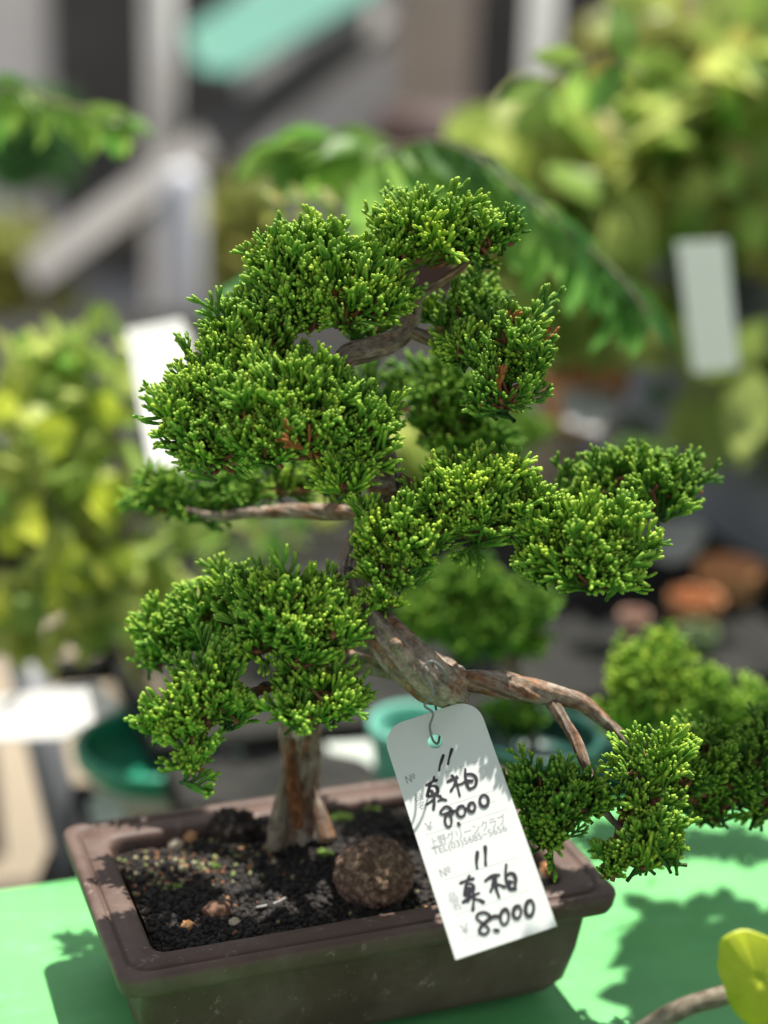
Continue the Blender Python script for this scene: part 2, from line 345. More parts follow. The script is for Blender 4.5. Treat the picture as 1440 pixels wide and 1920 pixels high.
def lump(name, px, py, rpx, label, cat, mt, squash=.85, rough=.16, seed=1, sub=4, lift=.55, freq=6):
    p = on_z(px, py, SZ+.006); D = (p-CAM).dot(FWD); r = rpx*D/F
    bm = bmesh.new(); bmesh.ops.create_icosphere(bm, subdivisions=sub, radius=1); from mathutils import noise as mn
    for v in bm.verts:
        c = v.co.copy(); d = mn.fractal(c*freq*.35+Vector((seed*3.1, 0, 0)), .8, 2.2, 5)
        v.co = c*(1+rough*d)*r; v.co.z *= squash
    me = bpy.data.meshes.new(name); bm.to_mesh(me); bm.free(); o = link(name, me, mt)
    x, y = pot_local(p); hz = float(soil_h(np.array(x), np.array(y)))
    o.location = (p.x, p.y, hz+r*squash*lift); o.rotation_euler = (0, 0, seed); return tag(o, label, cat)
fm, n_, b_ = mat("fertilizer_crust", rough=.85)
n_.links.new(ramp(n_, noise(n_, 330, 5, None, .7), [(.32, (.04, .022, .014)), (.5, (.20, .115, .070)), (.66, (.55, .37, .25))]), b_.inputs["Base Color"]); bump(n_, b_, noise(n_, 420, 6, None, .75), 1.0, .0045)
lump("fertilizer_ball", 700, 1652, 74, "rough brown fertilizer ball sitting on the soil beside the trunk", "fertilizer", fm, .88, .10, 1, 5, .62, 14)
dk = simple("dark_crumb", (.012, .009, .007), (.05, .035, .025), 200, .95, 1, .003)
lump("dark_clod", 438, 1548, 46, "near-black crumbly clod against the back rim of the pot", "soil clod", dk, .8, .35, 4, 4, .4, 9)
lump("dark_clod", 500, 1548, 30, "smaller black clod pressed against the trunk base", "soil clod", dk, .8, .35, 9, 4, .3, 9)
chipm = simple("orange_chip", (.24, .10, .035), (.45, .25, .11), 300, .8, .4)
brch = simple("brown_chip", (.08, .04, .02), (.16, .08, .045), 300, .8, .4)
palem = simple("pale_chip", (.32, .26, .18), (.5, .42, .3), 300, .8, .4)
lump("bark_chip", 408, 1690, 26, "flat brown bark chip on the soil left of the brown ball", "bark chip", brch, .5, .3, 3, 3, .5)
lump("bark_chip", 352, 1708, 13, "curled orange bark chip on the soil near the front left rim", "bark chip", chipm, .6, .4, 5, 3, .5)
lump("bark_chip", 440, 1712, 11, "small bright tan chip lying below the flat brown chip", "bark chip", palem, .6, .35, 6, 3, .5)
lump("bark_chip", 292, 1778, 9, "tiny rust chip in the front left corner of the soil", "bark chip", chipm, .6, .35, 7, 3, .5)
lump("bark_chip", 330, 1563, 15, "round pale chip on the soil at the back left rim", "bark chip", palem, .7, .3, 8, 3, .5)
lump("bark_chip", 358, 1556, 13, "rusty chip standing next to the round pale chip at the back rim", "bark chip", chipm, .9, .3, 12, 3, .5)
lump("bark_chip", 1035, 1610, 22, "orange-brown chip in the right end of the pot behind the tag", "bark chip", chipm, .7, .3, 13, 3, .5)
# dry thread on the soil
bt = Batch(); pts = [on_z(x, y, SZ+.003) for x, y in ((480, 1702), (500, 1698), (520, 1692), (535, 1684))]
bt.tube(catmull([p[:] for p in pts], 6), .0005, 6, rough=.3); o = bt.build("dry_root", simple("grey_root", (.14, .13, .12), (.24, .23, .21), 300)); tag(o, "pale grey dry root lying on the soil left of the brown ball", "root")
# moss cushions
jm = simple("moss", (.05, .10, .01), (.16, .26, .03), 400, .9, .8, .002)
for (x, y, r, lb) in ((405, 1600, 12, "moss tuft on the soil close to the dark clod"), (330, 1640, 13, "moss tuft near the left end of the pot soil"), (610, 1600, 15, "moss tuft between trunk base and brown ball"), (640, 1525, 26, "flat moss patch behind the trunk along the back rim"), (690, 1500, 22, "flat moss patch by the back rim left of the tag")):
    lump("moss_tuft", x, y, r, lb, "moss", jm, .35, .3, x % 17, 4, .4)

# ------------------------------------------------------------------ juniper machinery
def sprig_template(r, big=False):
    """cord-like sprig growing along +Z, fan in XZ plane. returns V,Q,T,tip"""
    Vs, Qs, Ts, tp = [], [], [], []; n0 = 0
    def finger(P0, d0, d1, L, R, t0, t1, rings=9):
        nonlocal n0
        t = np.linspace(0, 1, rings)[:, None]; C = P0+L*(t*d0*(1-.5*t)+.5*t*t*d1)
        prof_ = np.array([.85, .92, .96, .98, 1.0, 1.03, 1.04, .98, .74])*(1+.10*np.array([1, -1, 1, -1, 1, -1, 1, -1, .5])); prof_ = prof_*R
        tt_ = np.array([0, .14, .28, .42, .56, .69, .80, .90, 1])[:, None]; C = P0+L*(tt_*d0*(1-.5*tt_)+.5*tt_*tt_*d1)
        V, Q, T, al, ar = tube(C, prof_, 6, cap=False)
        tipv = C[-1]+unit(C[-1]-C[-2])*R*.55; k = len(V); V = np.vstack([V, tipv]); b0 = (rings-1)*6
        T = np.array([[b0+j, b0+(j+1) % 6, k] for j in range(6)])
        Vs.append(V); Qs.append(Q+n0); Ts.append(T+n0); n0 += len(V)
        tt = t0+(t1-t0)*np.linspace(0, 1, rings)**1.6; tp.append(np.append(np.repeat(tt, 6), t1)); return C
    L = r.uniform(.0085, .0170); R = r.uniform(.00063, .00080)
    d0 = unit(np.array([r.normal()*.15, r.normal()*.15, 1])); d1 = unit(np.array([r.normal()*.5, r.normal()*.45, 1]))
    C = finger(np.zeros(3), d0, d1, L, R, 0, 1)
    side = 1 if r.random() < .5 else -1
    for t in (.14, .27, .39, .51, .63, .76):
        i = t*8; P0 = C[int(i)]*(1-i % 1)+C[min(int(i)+1, 8)]*(i % 1)
        side = -side; a = r.uniform(.42, .72)
        dd = unit(np.array([side*math.sin(a), r.normal()*.42, math.cos(a)])); de = unit(np.array([side*.25+r.normal()*.15, r.normal()*.3, 1]))
        l = (L*(1-t)*.82+.0026)*r.uniform(.75, 1.2); l = min(l, .0095); t1 = .75+.25*r.random()
        C2 = finger(P0, dd, de, l, R*r.uniform(.85, 1.0), .1+.3*t, t1)
        if l > .004 and r.random() < .8:
            for q in ((4,) if r.random() < .6 else (3, 5)):
                s2 = 1 if r.random() < .5 else -1
                d3 = unit(dd+np.array([s2*.7, r.normal()*.5, .2])); finger(C2[q], d3, unit(d3+de), l*r.uniform(.4, .6), R*.9, .35, .7+.3*r.random())
    return np.vstack(Vs), np.vstack(Qs), np.vstack(Ts), np.concatenate(tp)
tr = np.random.default_rng(21); TEMPL = [sprig_template(tr) for _ in range(28)]

def frame_from(dirs, r):
    Z = unit(dirs); A = r.normal(size=Z.shape); X = unit(np.cross(A, Z)); Y = np.cross(Z, X); return np.stack([X, Y, Z], -1)
def place(templates, P, D, S, var, r):
    R = frame_from(D, r); ti = r.integers(0, len(templates), len(P)); Vs, Qs, Ts, tp, vr = [], [], [], [], []; n0 = 0
    for k, (V, Q, T, tip) in enumerate(templates):
        idx = np.where(ti == k)[0]
        if not len(idx): continue
        W = np.einsum('mij,nj->mni', R[idx], V)*S[idx, None, None]+P[idx, None]
        off = n0+np.arange(len(idx))[:, None, None]*len(V); n0 += len(idx)*len(V)
        Vs.append(W.reshape(-1, 3)); Qs.append((Q[None]+off).reshape(-1, 4)); Ts.append((T[None]+off).reshape(-1, 3))
        tp.append(np.tile(tip, len(idx))); vr.append(np.repeat(var[idx], len(V)))
    return np.vstack(Vs), np.vstack(Qs), np.vstack(Ts), {'tip': np.concatenate(tp), 'var': np.concatenate(vr)}

def lobe_points(lobe, r, spacing, dens=1.0):
    px, py, D, rx, ry = lobe[:5]; rz = lobe[5] if len(lobe) > 5 else .8
    lean = lobe[6] if len(lobe) > 6 else 0
    C = np.array(at(px, py, D)[:]); a, b = .98*rx*D/F, .94*ry*D/F; c = min(a, b*1.3)*rz
    Rr, Uu, Ff = np.array(RIGHT[:]), np.array([0, 0, 1.]), np.array([0, 1., 0])
    p_ = 1.6; area = 4*np.pi*(((a*b)**p_+(a*c)**p_+(b*c)**p_)/3)**(1/p_)
    n = max(10, int(area/spacing**2*dens)); d = unit(r.normal(size=(n*2, 3)))
    d = d[d[:, 2] > -.45+r.uniform(-.25, .25, len(d))][:int(n*.9)]
    ph = r.uniform(0, 6.3, 6); bumpy = 1+.15*np.sin(4*d[:, 0]+ph[0])*np.sin(5*d[:, 2]+ph[1])+.11*np.sin(9*d[:, 1]+ph[2])*np.sin(8*d[:, 0]+ph[3])
    d2 = d*bumpy[:, None]
    off = d2[:, :1]*a*Rr+d2[:, 1:2]*c*Ff+d2[:, 2:]*b*Uu; S = C+off
    base = C-Uu*b*.70+Ff*c*.15+Rr*lean*a
    g = unit(S-base)
    g = unit(g+Uu*.26+.18*r.normal(size=g.shape)); return S, g, base, C
def pad(parent, lobes, m_, seed, spacing=.0058, dens=1.0, scale=1.0, dead=0.0, twigs=True, spots=(), name="foliage"):
    r = np.random.default_rng(seed); PP, DD, SS, VV = [], [], [], []; tb = Batch()
    for lb in lobes:
        S, g, base, C = lobe_points(lb, r, spacing, dens)
        L = .0135*scale; s = scale*r.uniform(.68, 1.2, len(S)); k = r.uniform(.68, 1.0, len(S)); k = np.where(r.random(len(S)) < .10, r.uniform(.35, .65, len(S)), k)
        PP.append(S-g*(L*s)[:, None]*k[:, None]); DD.append(g); SS.append(s)
        lv = np.clip(r.normal(.45, .13)+r.normal(size=len(S))*.22, 0, .96)
        lv[r.random(len(S)) < dead] = 2.0
        for (sx, sy, sr, val, pr) in spots:
            for i_ in range(len(S)):
                v = Vector(S[i_])-CAM; d_ = v.dot(FWD); qx = 720+F*v.dot(RIGHT)/d_; qy = 960-F*v.dot(UP)/d_
                if (qx-sx)**2+(qy-sy)**2 < sr*sr and r.random() < pr: lv[i_] = val
        VV.append(lv)
        # inner layer
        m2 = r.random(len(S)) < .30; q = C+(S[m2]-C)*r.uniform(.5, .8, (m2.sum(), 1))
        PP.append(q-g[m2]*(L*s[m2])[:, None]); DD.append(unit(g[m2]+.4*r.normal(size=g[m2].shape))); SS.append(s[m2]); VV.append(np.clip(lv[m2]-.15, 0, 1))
        if twigs:
            if lb is lobes[0]: b0_ = base
            else: tb.tube(catmull([b0_, (b0_+base)/2+r.normal(size=3)*.0015, base], 5), np.linspace(.0016, .0011, 11), 6, cap=False)
            for i_ in r.choice(len(S), min(len(S), 26), replace=False):
                e = S[i_]-g[i_]*.006; mid = (base+e)/2+r.normal(size=3)*.002
                tb.tube(catmull([base, mid, e], 4), np.linspace(.0013, .0005, 9), 5, cap=False)
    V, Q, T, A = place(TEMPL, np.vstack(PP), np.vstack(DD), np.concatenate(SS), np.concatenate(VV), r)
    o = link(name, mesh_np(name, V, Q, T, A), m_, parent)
    if twigs: tb.build("twigs", M['twig'], o)
    return o
def limb(name, parent, pts, m_, sides=14, rough=.12, seed=0, twist=30, freq=6, step=8):
    """pts: (px,py,D,width_px)"""
    C = catmull([at(p[0], p[1], p[2])[:] for p in pts], step); W = catmull([[p[3]*p[2]/F/2, 0, 0] for p in pts], step)[:, 0]
    b = Batch(); b.tube(C, W, sides, rough=rough, seed=seed, twist=twist, freq=freq); return b.build(name, m_, parent)
def coil(parent, pts, turns, seed=0, thick=.0009, name="training_wire"):
    C = catmull([at(p[0], p[1], p[2])[:] for p in pts], 40); W = catmull([[p[3]*p[2]/F/2, 0, 0] for p in pts], 40)[:, 0]
    T, Nn, B = frames(C); a = np.linspace(0, turns*2*np.pi, len(C))+seed
    H = C+(W*1.05+thick)[:, None]*(np.cos(a)[:, None]*Nn+np.sin(a)[:, None]*B)
    b = Batch(); b.tube(H, thick, 6, cap=True); return b.build(name, M['wire'], parent)

# ------------------------------------------------------------------ THE BONSAI
base_p = on_z(552, 1572, SZ+.004); DB = (base_p-CAM).dot(FWD)
tree = empty("bonsai_tree", base_p); tag(tree, "green cascading juniper bonsai with twisted trunk growing in the brown pot", "bonsai tree")
TR1 = [(556, 1600, DB+.002, 90), (556, 1555, DB, 74), (562, 1500, DB-.002, 66), (566, 1430, DB-.006, 66), (562, 1370, DB-.010, 72), (572, 1310, DB-.012, 86), (604, 1256, .660, 82),
       (670, 1226, .664, 76), (760, 1240, .656, 72), (832, 1272, .640, 72), (846, 1292, .618, 74), (806, 1274, .603, 80), (754, 1226, .600, 78), (712, 1180, .604, 66), (680, 1140, .610, 58), (660, 1090, .618, 58),
       (672, 1030, .626, 56), (706, 970, .630, 58), (728, 920, .632, 54), (716, 860, .634, 50), (690, 800, .632, 46), (664, 745, .628, 44), (645, 700, .624, 36), (652, 668, .624, 40), (700, 654, .628, 42), (748, 632, .632, 38),
       (772, 590, .632, 32), (776, 545, .630, 24), (770, 500, .628, 18), (772, 460, .628, 16), (790, 420, .628, 8)]
limb("trunk", tree, TR1, M['bark'], 56, .26, 5, 18, 15, 18)
# surface root and peeled strips at the base
limb("root", tree, [(535, 1440, DB-.016, 14), (528, 1500, DB-.014, 26), (520, 1550, DB-.013, 34), (514, 1590, DB-.012, 30)], M['pale_bark'], 14, .2, 3, 20)
limb("root", tree, [(585, 1480, DB-.006, 20), (600, 1530, DB-.008, 30), (612, 1575, DB-.010, 34)], M['bark'], 14, .2, 4, 20)
limb("deadwood_strip", tree, [(548, 1385, DB-.023, 10), (546, 1440, DB-.0215, 24), (552, 1500, DB-.020, 28), (560, 1550, DB-.019, 20)], M['bark_red'], 12, .15, 8, 10)
LM = {
 'low_right': [(800, 1262, .612, 60), (850, 1272, .616, 38), (930, 1282, .622, 42), (1010, 1300, .628, 38), (1080, 1312, .632, 35), (1130, 1350, .636, 28), (1180, 1390, .64, 24), (1240, 1400, .645, 18), (1320, 1420, .655, 12)],
 'low_right_down': [(1035, 1318, .628, 24), (1075, 1380, .622, 20), (1100, 1440, .616, 18), (1128, 1510, .612, 14), (1160, 1550, .610, 10), (1190, 1570, .608, 7)],
 'mid_right': [(700, 915, .632, 40), (745, 912, .626, 42), (790, 925, .620, 34), (860, 960, .616, 26), (950, 985, .614, 20), (1040, 1010, .614, 14), (1110, 1030, .614, 8)],
 'right_back': [(900, 950, .630, 16), (1000, 950, .645, 15), (1090, 958, .655, 14), (1150, 950, .66, 10), (1200, 925, .665, 6)],
 'left_back': [(705, 950, .634, 34), (660, 960, .650, 30), (560, 958, .672, 26), (470, 962, .682, 22), (400, 968, .688, 15), (350, 955, .69, 8)],
 'upper_right': [(765, 620, .632, 26), (820, 640, .632, 22), (880, 645, .628, 18), (930, 660, .622, 13), (965, 690, .62, 7)],
 'crown_right': [(775, 560, .630, 20), (800, 545, .626, 17), (840, 520, .622, 16), (875, 492, .620, 12), (905, 450, .62, 6)],
 'crown_left': [(772, 575, .630, 18), (720, 580, .624, 15), (650, 590, .620, 12), (600, 575, .618, 8), (570, 530, .618, 5)],
 'left_mid': [(648, 690, .622, 26), (600, 695, .618, 18), (555, 680, .614, 14), (520, 640, .612, 11), (490, 610, .612, 6)],
 'left_front': [(670, 760, .626, 26), (620, 790, .618, 20), (560, 810, .612, 16), (480, 820, .608, 12), (400, 810, .606, 7)],
 'low_left': [(668, 1075, .620, 34), (620, 1098, .614, 28), (570, 1130, .608, 22), (520, 1165, .604, 15), (470, 1180, .604, 8)],
 'low_left_back': [(590, 1120, .615, 16), (500, 1150, .640, 14), (400, 1180, .66, 11), (330, 1200, .67, 6)],
 'lowest_left': [(600, 1240, .64, 30), (555, 1262, .622, 22), (510, 1288, .610, 17), (460, 1302, .602, 15), (400, 1318, .598, 9), (350, 1350, .596, 5)],
 'bottom_mid': [(620, 1262, .635, 22), (605, 1290, .615, 16), (600, 1320, .604, 10)],
}
for i_, (k, p) in enumerate(LM.items()):
    limb("branch", tree, p, M['bark_red'] if k in ('lowest_left', 'low_left', 'left_mid', 'crown_left', 'bottom_mid') else M['bark'], 20, .26, 30+i_, 60, 7, 8)
limb("branch_stub", tree, [(745, 1215, .593, 22), (741, 1208, .588, 24), (739, 1206, .5855, 16)], M['bark'], 14, .1, 2, 0)
coil(tree, LM['crown_left'][:4], 4, 1, .0007); coil(tree, LM['lowest_left'][1:5], 4, 0, .0007)
coil(tree, LM['mid_right'][:5], 2.5, 2); coil(tree, LM['low_left'][:4], 3, 1, .0008); coil(tree, LM['left_mid'][1:5], 3.5, 0, .0007)
# foliage pads: (px, py, depth, rx, ry [, depth ratio, lean])
PADS = [
 ([(800, 440, .622, 104, 70), (738, 452, .624, 58, 50), (822, 408, .622, 58, 42), (718, 480, .620, 44, 42), (765, 402, .630, 50, 32)], 'jun', 0, [(830, 455, 32, .96, .9)]),
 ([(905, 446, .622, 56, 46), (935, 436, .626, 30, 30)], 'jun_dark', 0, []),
 ([(590, 510, .616, 102, 95), (555, 565, .612, 80, 62), (650, 565, .612, 72, 60), (605, 460, .620, 62, 46), (530, 520, .618, 56, 56), (705, 560, .614, 60, 50), (735, 530, .618, 34, 34)], 'jun', .004, [(625, 548, 14, 2.0, .6)]),
 ([(455, 625, .616, 72, 66), (440, 680, .612, 62, 60), (500, 650, .612, 60, 60), (490, 590, .620, 46, 44)], 'jun', 0, []),
 ([(365, 775, .608, 84, 78), (400, 720, .612, 74, 52), (410, 830, .606, 88, 60), (350, 740, .612, 66, 46), (470, 790, .604, 82, 80)], 'jun', 0, []),
 ([(545, 765, .602, 98, 82), (600, 730, .606, 68, 56), (510, 820, .600, 76, 62), (590, 820, .602, 74, 52), (655, 795, .604, 66, 62), (700, 780, .606, 42, 48), (530, 715, .608, 60, 40)], 'jun', 0, [(450, 775, 16, 2.0, .4), (548, 838, 26, 2.0, .8), (590, 845, 14, 2.0, .8)]),
 ([(645, 890, .602, 42, 42), (680, 850, .606, 44, 34)], 'jun', 0, []),
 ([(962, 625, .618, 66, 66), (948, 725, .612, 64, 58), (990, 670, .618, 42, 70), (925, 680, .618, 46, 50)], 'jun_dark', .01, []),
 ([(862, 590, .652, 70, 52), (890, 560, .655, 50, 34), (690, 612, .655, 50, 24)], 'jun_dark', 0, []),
 ([(868, 640, .622, 40, 22), (855, 655, .620, 26, 14)], 'jun', 0, []),
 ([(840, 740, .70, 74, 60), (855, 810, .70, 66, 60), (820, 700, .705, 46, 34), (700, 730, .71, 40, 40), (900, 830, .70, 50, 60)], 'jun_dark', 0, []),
 ([(895, 905, .610, 92, 62), (960, 915, .612, 66, 58), (835, 950, .608, 68, 62), (900, 970, .606, 70, 56), (815, 930, .612, 50, 40)], 'jun', .004, [(982, 882, 10, 2.0, .6)]),
 ([(1080, 1010, .604, 110, 74), (1010, 980, .608, 66, 56), (1150, 1010, .604, 72, 68), (1120, 1065, .600, 76, 56), (1050, 1050, .602, 72, 46), (1180, 1050, .604, 44, 44)], 'jun', .006, [(1118, 1040, 18, 2.0, .35), (1072, 945, 10, 2.0, .6)]),
 ([(735, 1005, .606, 68, 62), (780, 1015, .604, 50, 52), (705, 1000, .608, 44, 52), (738, 1065, .602, 54, 40), (728, 1110, .600, 28, 42)], 'jun', 0, [(640, 1085, 20, 2.0, .8)]),
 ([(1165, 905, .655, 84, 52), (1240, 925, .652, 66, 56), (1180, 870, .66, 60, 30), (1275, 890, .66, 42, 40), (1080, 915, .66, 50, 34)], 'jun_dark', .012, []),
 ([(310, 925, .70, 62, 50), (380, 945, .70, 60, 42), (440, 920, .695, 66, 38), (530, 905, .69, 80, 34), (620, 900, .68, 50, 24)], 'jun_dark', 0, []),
 ([(540, 1145, .600, 92, 76), (490, 1105, .606, 66, 46), (590, 1180, .598, 74, 54), (500, 1190, .600, 72, 50), (570, 1105, .604, 60, 40), (555, 1225, .598, 60, 30)], 'jun', 0, [(600, 1100, 16, 2.0, .6)]),
 ([(655, 1135, .598, 44, 22), (630, 1165, .596, 30, 22)], 'jun', 0, []),
 ([(330, 1190, .655, 72, 56), (400, 1150, .650, 72, 58), (440, 1110, .645, 60, 40), (300, 1220, .66, 40, 36)], 'jun', 0, []),
 ([(395, 1270, .598, 60, 50), (375, 1320, .596, 66, 50), (335, 1350, .594, 52, 40), (365, 1390, .592, 44, 42), (290, 1345, .594, 32, 18), (425, 1310, .598, 44, 44), (355, 1420, .592, 26, 26)], 'jun', 0, []),
 ([(600, 1300, .598, 70, 52), (560, 1330, .596, 44, 38), (640, 1305, .600, 44, 46), (560, 1285, .602, 40, 36)], 'jun', 0, []),
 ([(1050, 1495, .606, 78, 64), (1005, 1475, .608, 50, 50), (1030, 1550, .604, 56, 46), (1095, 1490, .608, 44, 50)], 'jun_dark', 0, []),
 ([(1215, 1430, .612, 68, 50), (1255, 1390, .620, 36, 40), (1190, 1500, .610, 52, 40), (1220, 1550, .606, 46, 40), (1200, 1600, .604, 66, 40), (1150, 1615, .604, 30, 34), (1250, 1570, .604, 28, 40)], 'jun', 0, [(1235, 1620, 30, .96, .6)]),
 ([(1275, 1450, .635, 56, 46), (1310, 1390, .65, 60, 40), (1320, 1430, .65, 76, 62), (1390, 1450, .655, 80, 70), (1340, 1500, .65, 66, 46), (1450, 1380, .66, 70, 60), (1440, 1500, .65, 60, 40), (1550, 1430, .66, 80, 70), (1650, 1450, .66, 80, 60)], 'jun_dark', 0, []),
]
for i_, (lobes, mm, dead, spots) in enumerate(PADS):
    sparse = i_ in (22,)
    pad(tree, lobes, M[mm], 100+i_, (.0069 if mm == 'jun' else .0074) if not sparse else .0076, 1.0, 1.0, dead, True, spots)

# ------------------------------------------------------------------ PRICE TAG
TL, TRp, BRp, BL = (714.1, 1366.7), (892.4, 1308.0), (1041.8, 1733.7), (854.2, 1800.2)
A0 = at(*TL, .606); A1 = at(*BL, .567); vdir = (A1-A0); LEN = vdir.length; vdir.normalize()
rr = ray(*TRp); tD = (A0-CAM).dot(vdir)/rr.dot(vdir); A2 = CAM+rr*tD; udir = (A2-A0); WID = udir.length; udir.normalize(); ndir = udir.cross(-vdir).normalized()
print("TAG size mm", WID*1000, LEN*1000, "TR depth", tD, "BR", )
TAGM = Matrix((udir, -vdir, ndir)).transposed().to_4x4(); TAGM.translation = A0
def tag2d(px, py):
    r = ray(px, py); t = (A0-CAM).dot(ndir)/r.dot(ndir); p = CAM+r*t-A0; return (p.dot(udir), p.dot(-vdir))
ta = empty("price_tag"); ta.matrix_world = TAGM; ta.location = A0; ta.rotation_euler = TAGM.to_euler()
tag(ta, "white plastic price tag with black handwriting hanging from the bonsai trunk", "price tag")
def curve_to_mesh(cd, name, m_, z=0):
    tmp = bpy.data.objects.new("tmp", cd); COL.objects.link(tmp); bpy.context.view_layer.update()
    me = bpy.data.meshes.new_from_object(tmp.evaluated_get(bpy.context.evaluated_depsgraph_get())); COL.objects.unlink(tmp); bpy.data.objects.remove(tmp)
    me.name = name; me.materials.clear(); o = link(name, me, m_, None, False); o.parent = ta; o.location = (0, 0, z); return o
cd = bpy.data.curves.new("card", 'CURVE'); cd.dimensions = '2D'; cd.fill_mode = 'BOTH'; cd.extrude = .00022
def poly(cd, pts):
    s = cd.splines.new('POLY'); s.points.add(len(pts)-1)
    for k, p in enumerate(pts): s.points[k].co = (p[0], p[1], 0, 1)
    s.use_cyclic_u = True
R_ = .0085; out = []
for (cx, cy, a0) in ((WID-R_, -R_, 0), (R_, -R_, 90)):
    for k in range(13): a = math.radians(a0+90*k/12); out.append((cx+R_*math.cos(a), cy+R_*math.sin(a)))
out += [(0, -LEN), (WID*1.0, -LEN)]
poly(cd, out); hx, hy = tag2d(816, 1390)
poly(cd, [(hx+.0027*math.cos(a), hy+.0027*math.sin(a)) for a in np.linspace(0, -2*math.pi, 28, endpoint=False)])
plm, n_, b_ = mat("tag_plastic", (.80, .81, .80), .38, .5); bump(n_, b_, noise(n_, 300, 2), .05, .0002)
add_translucent(plm, n_, b_, (.86, .86, .84), .45)
curve_to_mesh(cd, "card", plm)
ink, _, _ = mat("marker_ink", (.018, .016, .02), .45, .4); pink, _, _ = mat("printed_grey", (.22, .22, .23), .6, .3); linem, _, _ = mat("printed_line", (.42, .43, .43), .6, .3)
ZS = .00022+.00006
def strokes(name, polys, zx, zy, width=.00042):
    V, Q = [], []; layer = 0
    bb = Batch()
    for k, st in enumerate(polys):
        P2 = np.array([tag2d(zx+x/8, zy+y/8) for x, y in st]); P3 = np.column_stack([P2, np.zeros(len(P2))])
        C = catmull(P3, 6) if len(P2) > 1 else P3
        Tn = unit(np.gradient(C, axis=0)); Nn = np.column_stack([-Tn[:, 1], Tn[:, 0], np.zeros(len(C))])
        n = len(C); wd = width*(1+.22*np.sin(np.linspace(.3, 2.6, n)*2+k)); zz = .000012*k
        C = C.copy(); C[0] -= Tn[0]*width*.5; C[-1] += Tn[-1]*width*.4; C[:, 2] += zz
        Vv = np.vstack([C+Nn*wd[:, None], C-Nn*wd[:, None]]); q = np.array([[i, i+n, i+n+1, i+1] for i in range(n-1)])
        # round ends
        bb.add(Vv, q)
        for ci, e in enumerate((0, n-1)):
            th = np.linspace(0, 2*np.pi, 11)[:-1]; dv = C[e]+np.column_stack([np.cos(th), np.sin(th), np.zeros(10)])*wd[e]; dv = np.vstack([dv, C[e]]); dv[:, 2] += .000003*(ci+1)
            bb.add(dv, np.zeros((0, 4), int), np.array([[i, (i+1) % 10, 10] for i in range(10)]))
    o = bb.build(name, ink, None, False); o.parent = ta; o.location = (0, 0, ZS); return o
def ell(cx, cy, rx, ry, rot=0, n=14, a0=-1.6): 
    return [(cx+rx*math.cos(a)*math.cos(rot)-ry*math.sin(a)*math.sin(rot), cy+rx*math.cos(a)*math.sin(rot)+ry*math.sin(a)*math.cos(rot)) for a in np.linspace(a0, a0+2*math.pi*1.02, n)]
strokes("handwriting", [
 [(408, 225), (385, 290), (360, 370), (348, 435)], [(535, 135), (515, 200), (495, 270), (482, 335)],
 [(170, 655), (230, 615), (300, 590)], [(270, 550), (250, 600), (205, 680), (170, 810)], [(205, 690), (255, 670), (310, 690), (325, 740), (320, 800)], [(215, 740), (260, 790), (300, 800)],
 [(200, 830), (270, 815), (360, 820)], [(240, 760), (250, 820)], [(310, 790), (335, 830), (360, 835)], [(170, 945), (215, 915), (265, 880)], [(280, 830), (275, 920), (265, 1015)], [(345, 895), (395, 875), (445, 885)],
 [(485, 605), (550, 575), (620, 555)], [(548, 530), (590, 590), (625, 690), (655, 815)], [(595, 620), (565, 680), (530, 740)], [(610, 545), (590, 650)], [(620, 655), (680, 645), (740, 610), (800, 605), (835, 600)],
 [(740, 430), (740, 520), (755, 620), (780, 690), (805, 720)], [(750, 500), (830, 500), (885, 530), (908, 590), (895, 660), (860, 700), (800, 720)], [(790, 600), (830, 608)],
 [(545, 1075), (520, 1020), (470, 985), (420, 1000), (365, 1070), (400, 1100), (450, 1085), (520, 1060), (600, 1048)],
 ell(485, 1195, 50, 95, -.05), ell(680, 1058, 62, 80, .15), ell(838, 995, 50, 70, .12), ell(1022, 898, 64, 88, .0), [(750, 1020), (790, 1010)], [(645, 1245), (652, 1255)]], 780, 1390, .00050)
strokes("handwriting", [
 [(440, 160), (432, 240), (428, 310), (435, 380)], [(558, 80), (562, 160), (562, 250), (565, 330)],
 [(205, 605), (270, 575), (365, 550)], [(315, 515), (285, 590), (265, 680), (255, 780)], [(280, 630), (340, 620), (385, 660), (375, 720), (320, 745), (265, 770)], [(290, 690), (350, 690)],
 [(240, 890), (300, 850), (380, 800), (455, 765)], [(300, 760), (290, 850)], [(390, 790), (385, 880), (375, 1000)], [(400, 850), (460, 860), (520, 890)], [(330, 800), (300, 870)],
 [(570, 570), (630, 525), (690, 500), (755, 490)], [(675, 520), (700, 600), (725, 700), (765, 815)], [(690, 590), (670, 650), (645, 725)], [(700, 650), (770, 635), (835, 665)], [(720, 540), (715, 600)],
 [(873, 350), (865, 450), (870, 550), (900, 650), (940, 700), (1000, 695)], [(880, 500), (930, 465), (985, 480), (1015, 550), (1008, 640)], [(910, 600), (955, 595)], [(925, 600), (925, 650)],
 [(750, 1110), (690, 1112), (620, 1150), (560, 1200), (500, 1260), (470, 1330), (510, 1370), (570, 1370), (615, 1310), (570, 1250), (490, 1190), (430, 1130), (460, 1070), (540, 1050), (610, 1080), (640, 1130)],
 ell(850, 1118, 62, 112, .10), ell(1038, 1050, 58, 92, .12), ell(1225, 990, 62, 118, .08), [(710, 1318), (755, 1325)]], 840, 1580, .00058)
ang0 = 0
def text(name, body, px, py, size_px, m_=pink, rot=0, sx=1.0, bold=0):
    fc = bpy.data.curves.new(name, 'FONT'); fc.body = body; fc.size = size_px*.588/F; fc.offset = bold; fc.resolution_u = 3
    o = curve_to_mesh(fc, name, m_, ZS-.00003); x, y = tag2d(px, py); o.location = (x, y, ZS-.00003); o.scale = (sx, 1, 1); o.rotation_euler = (0, 0, rot); return o
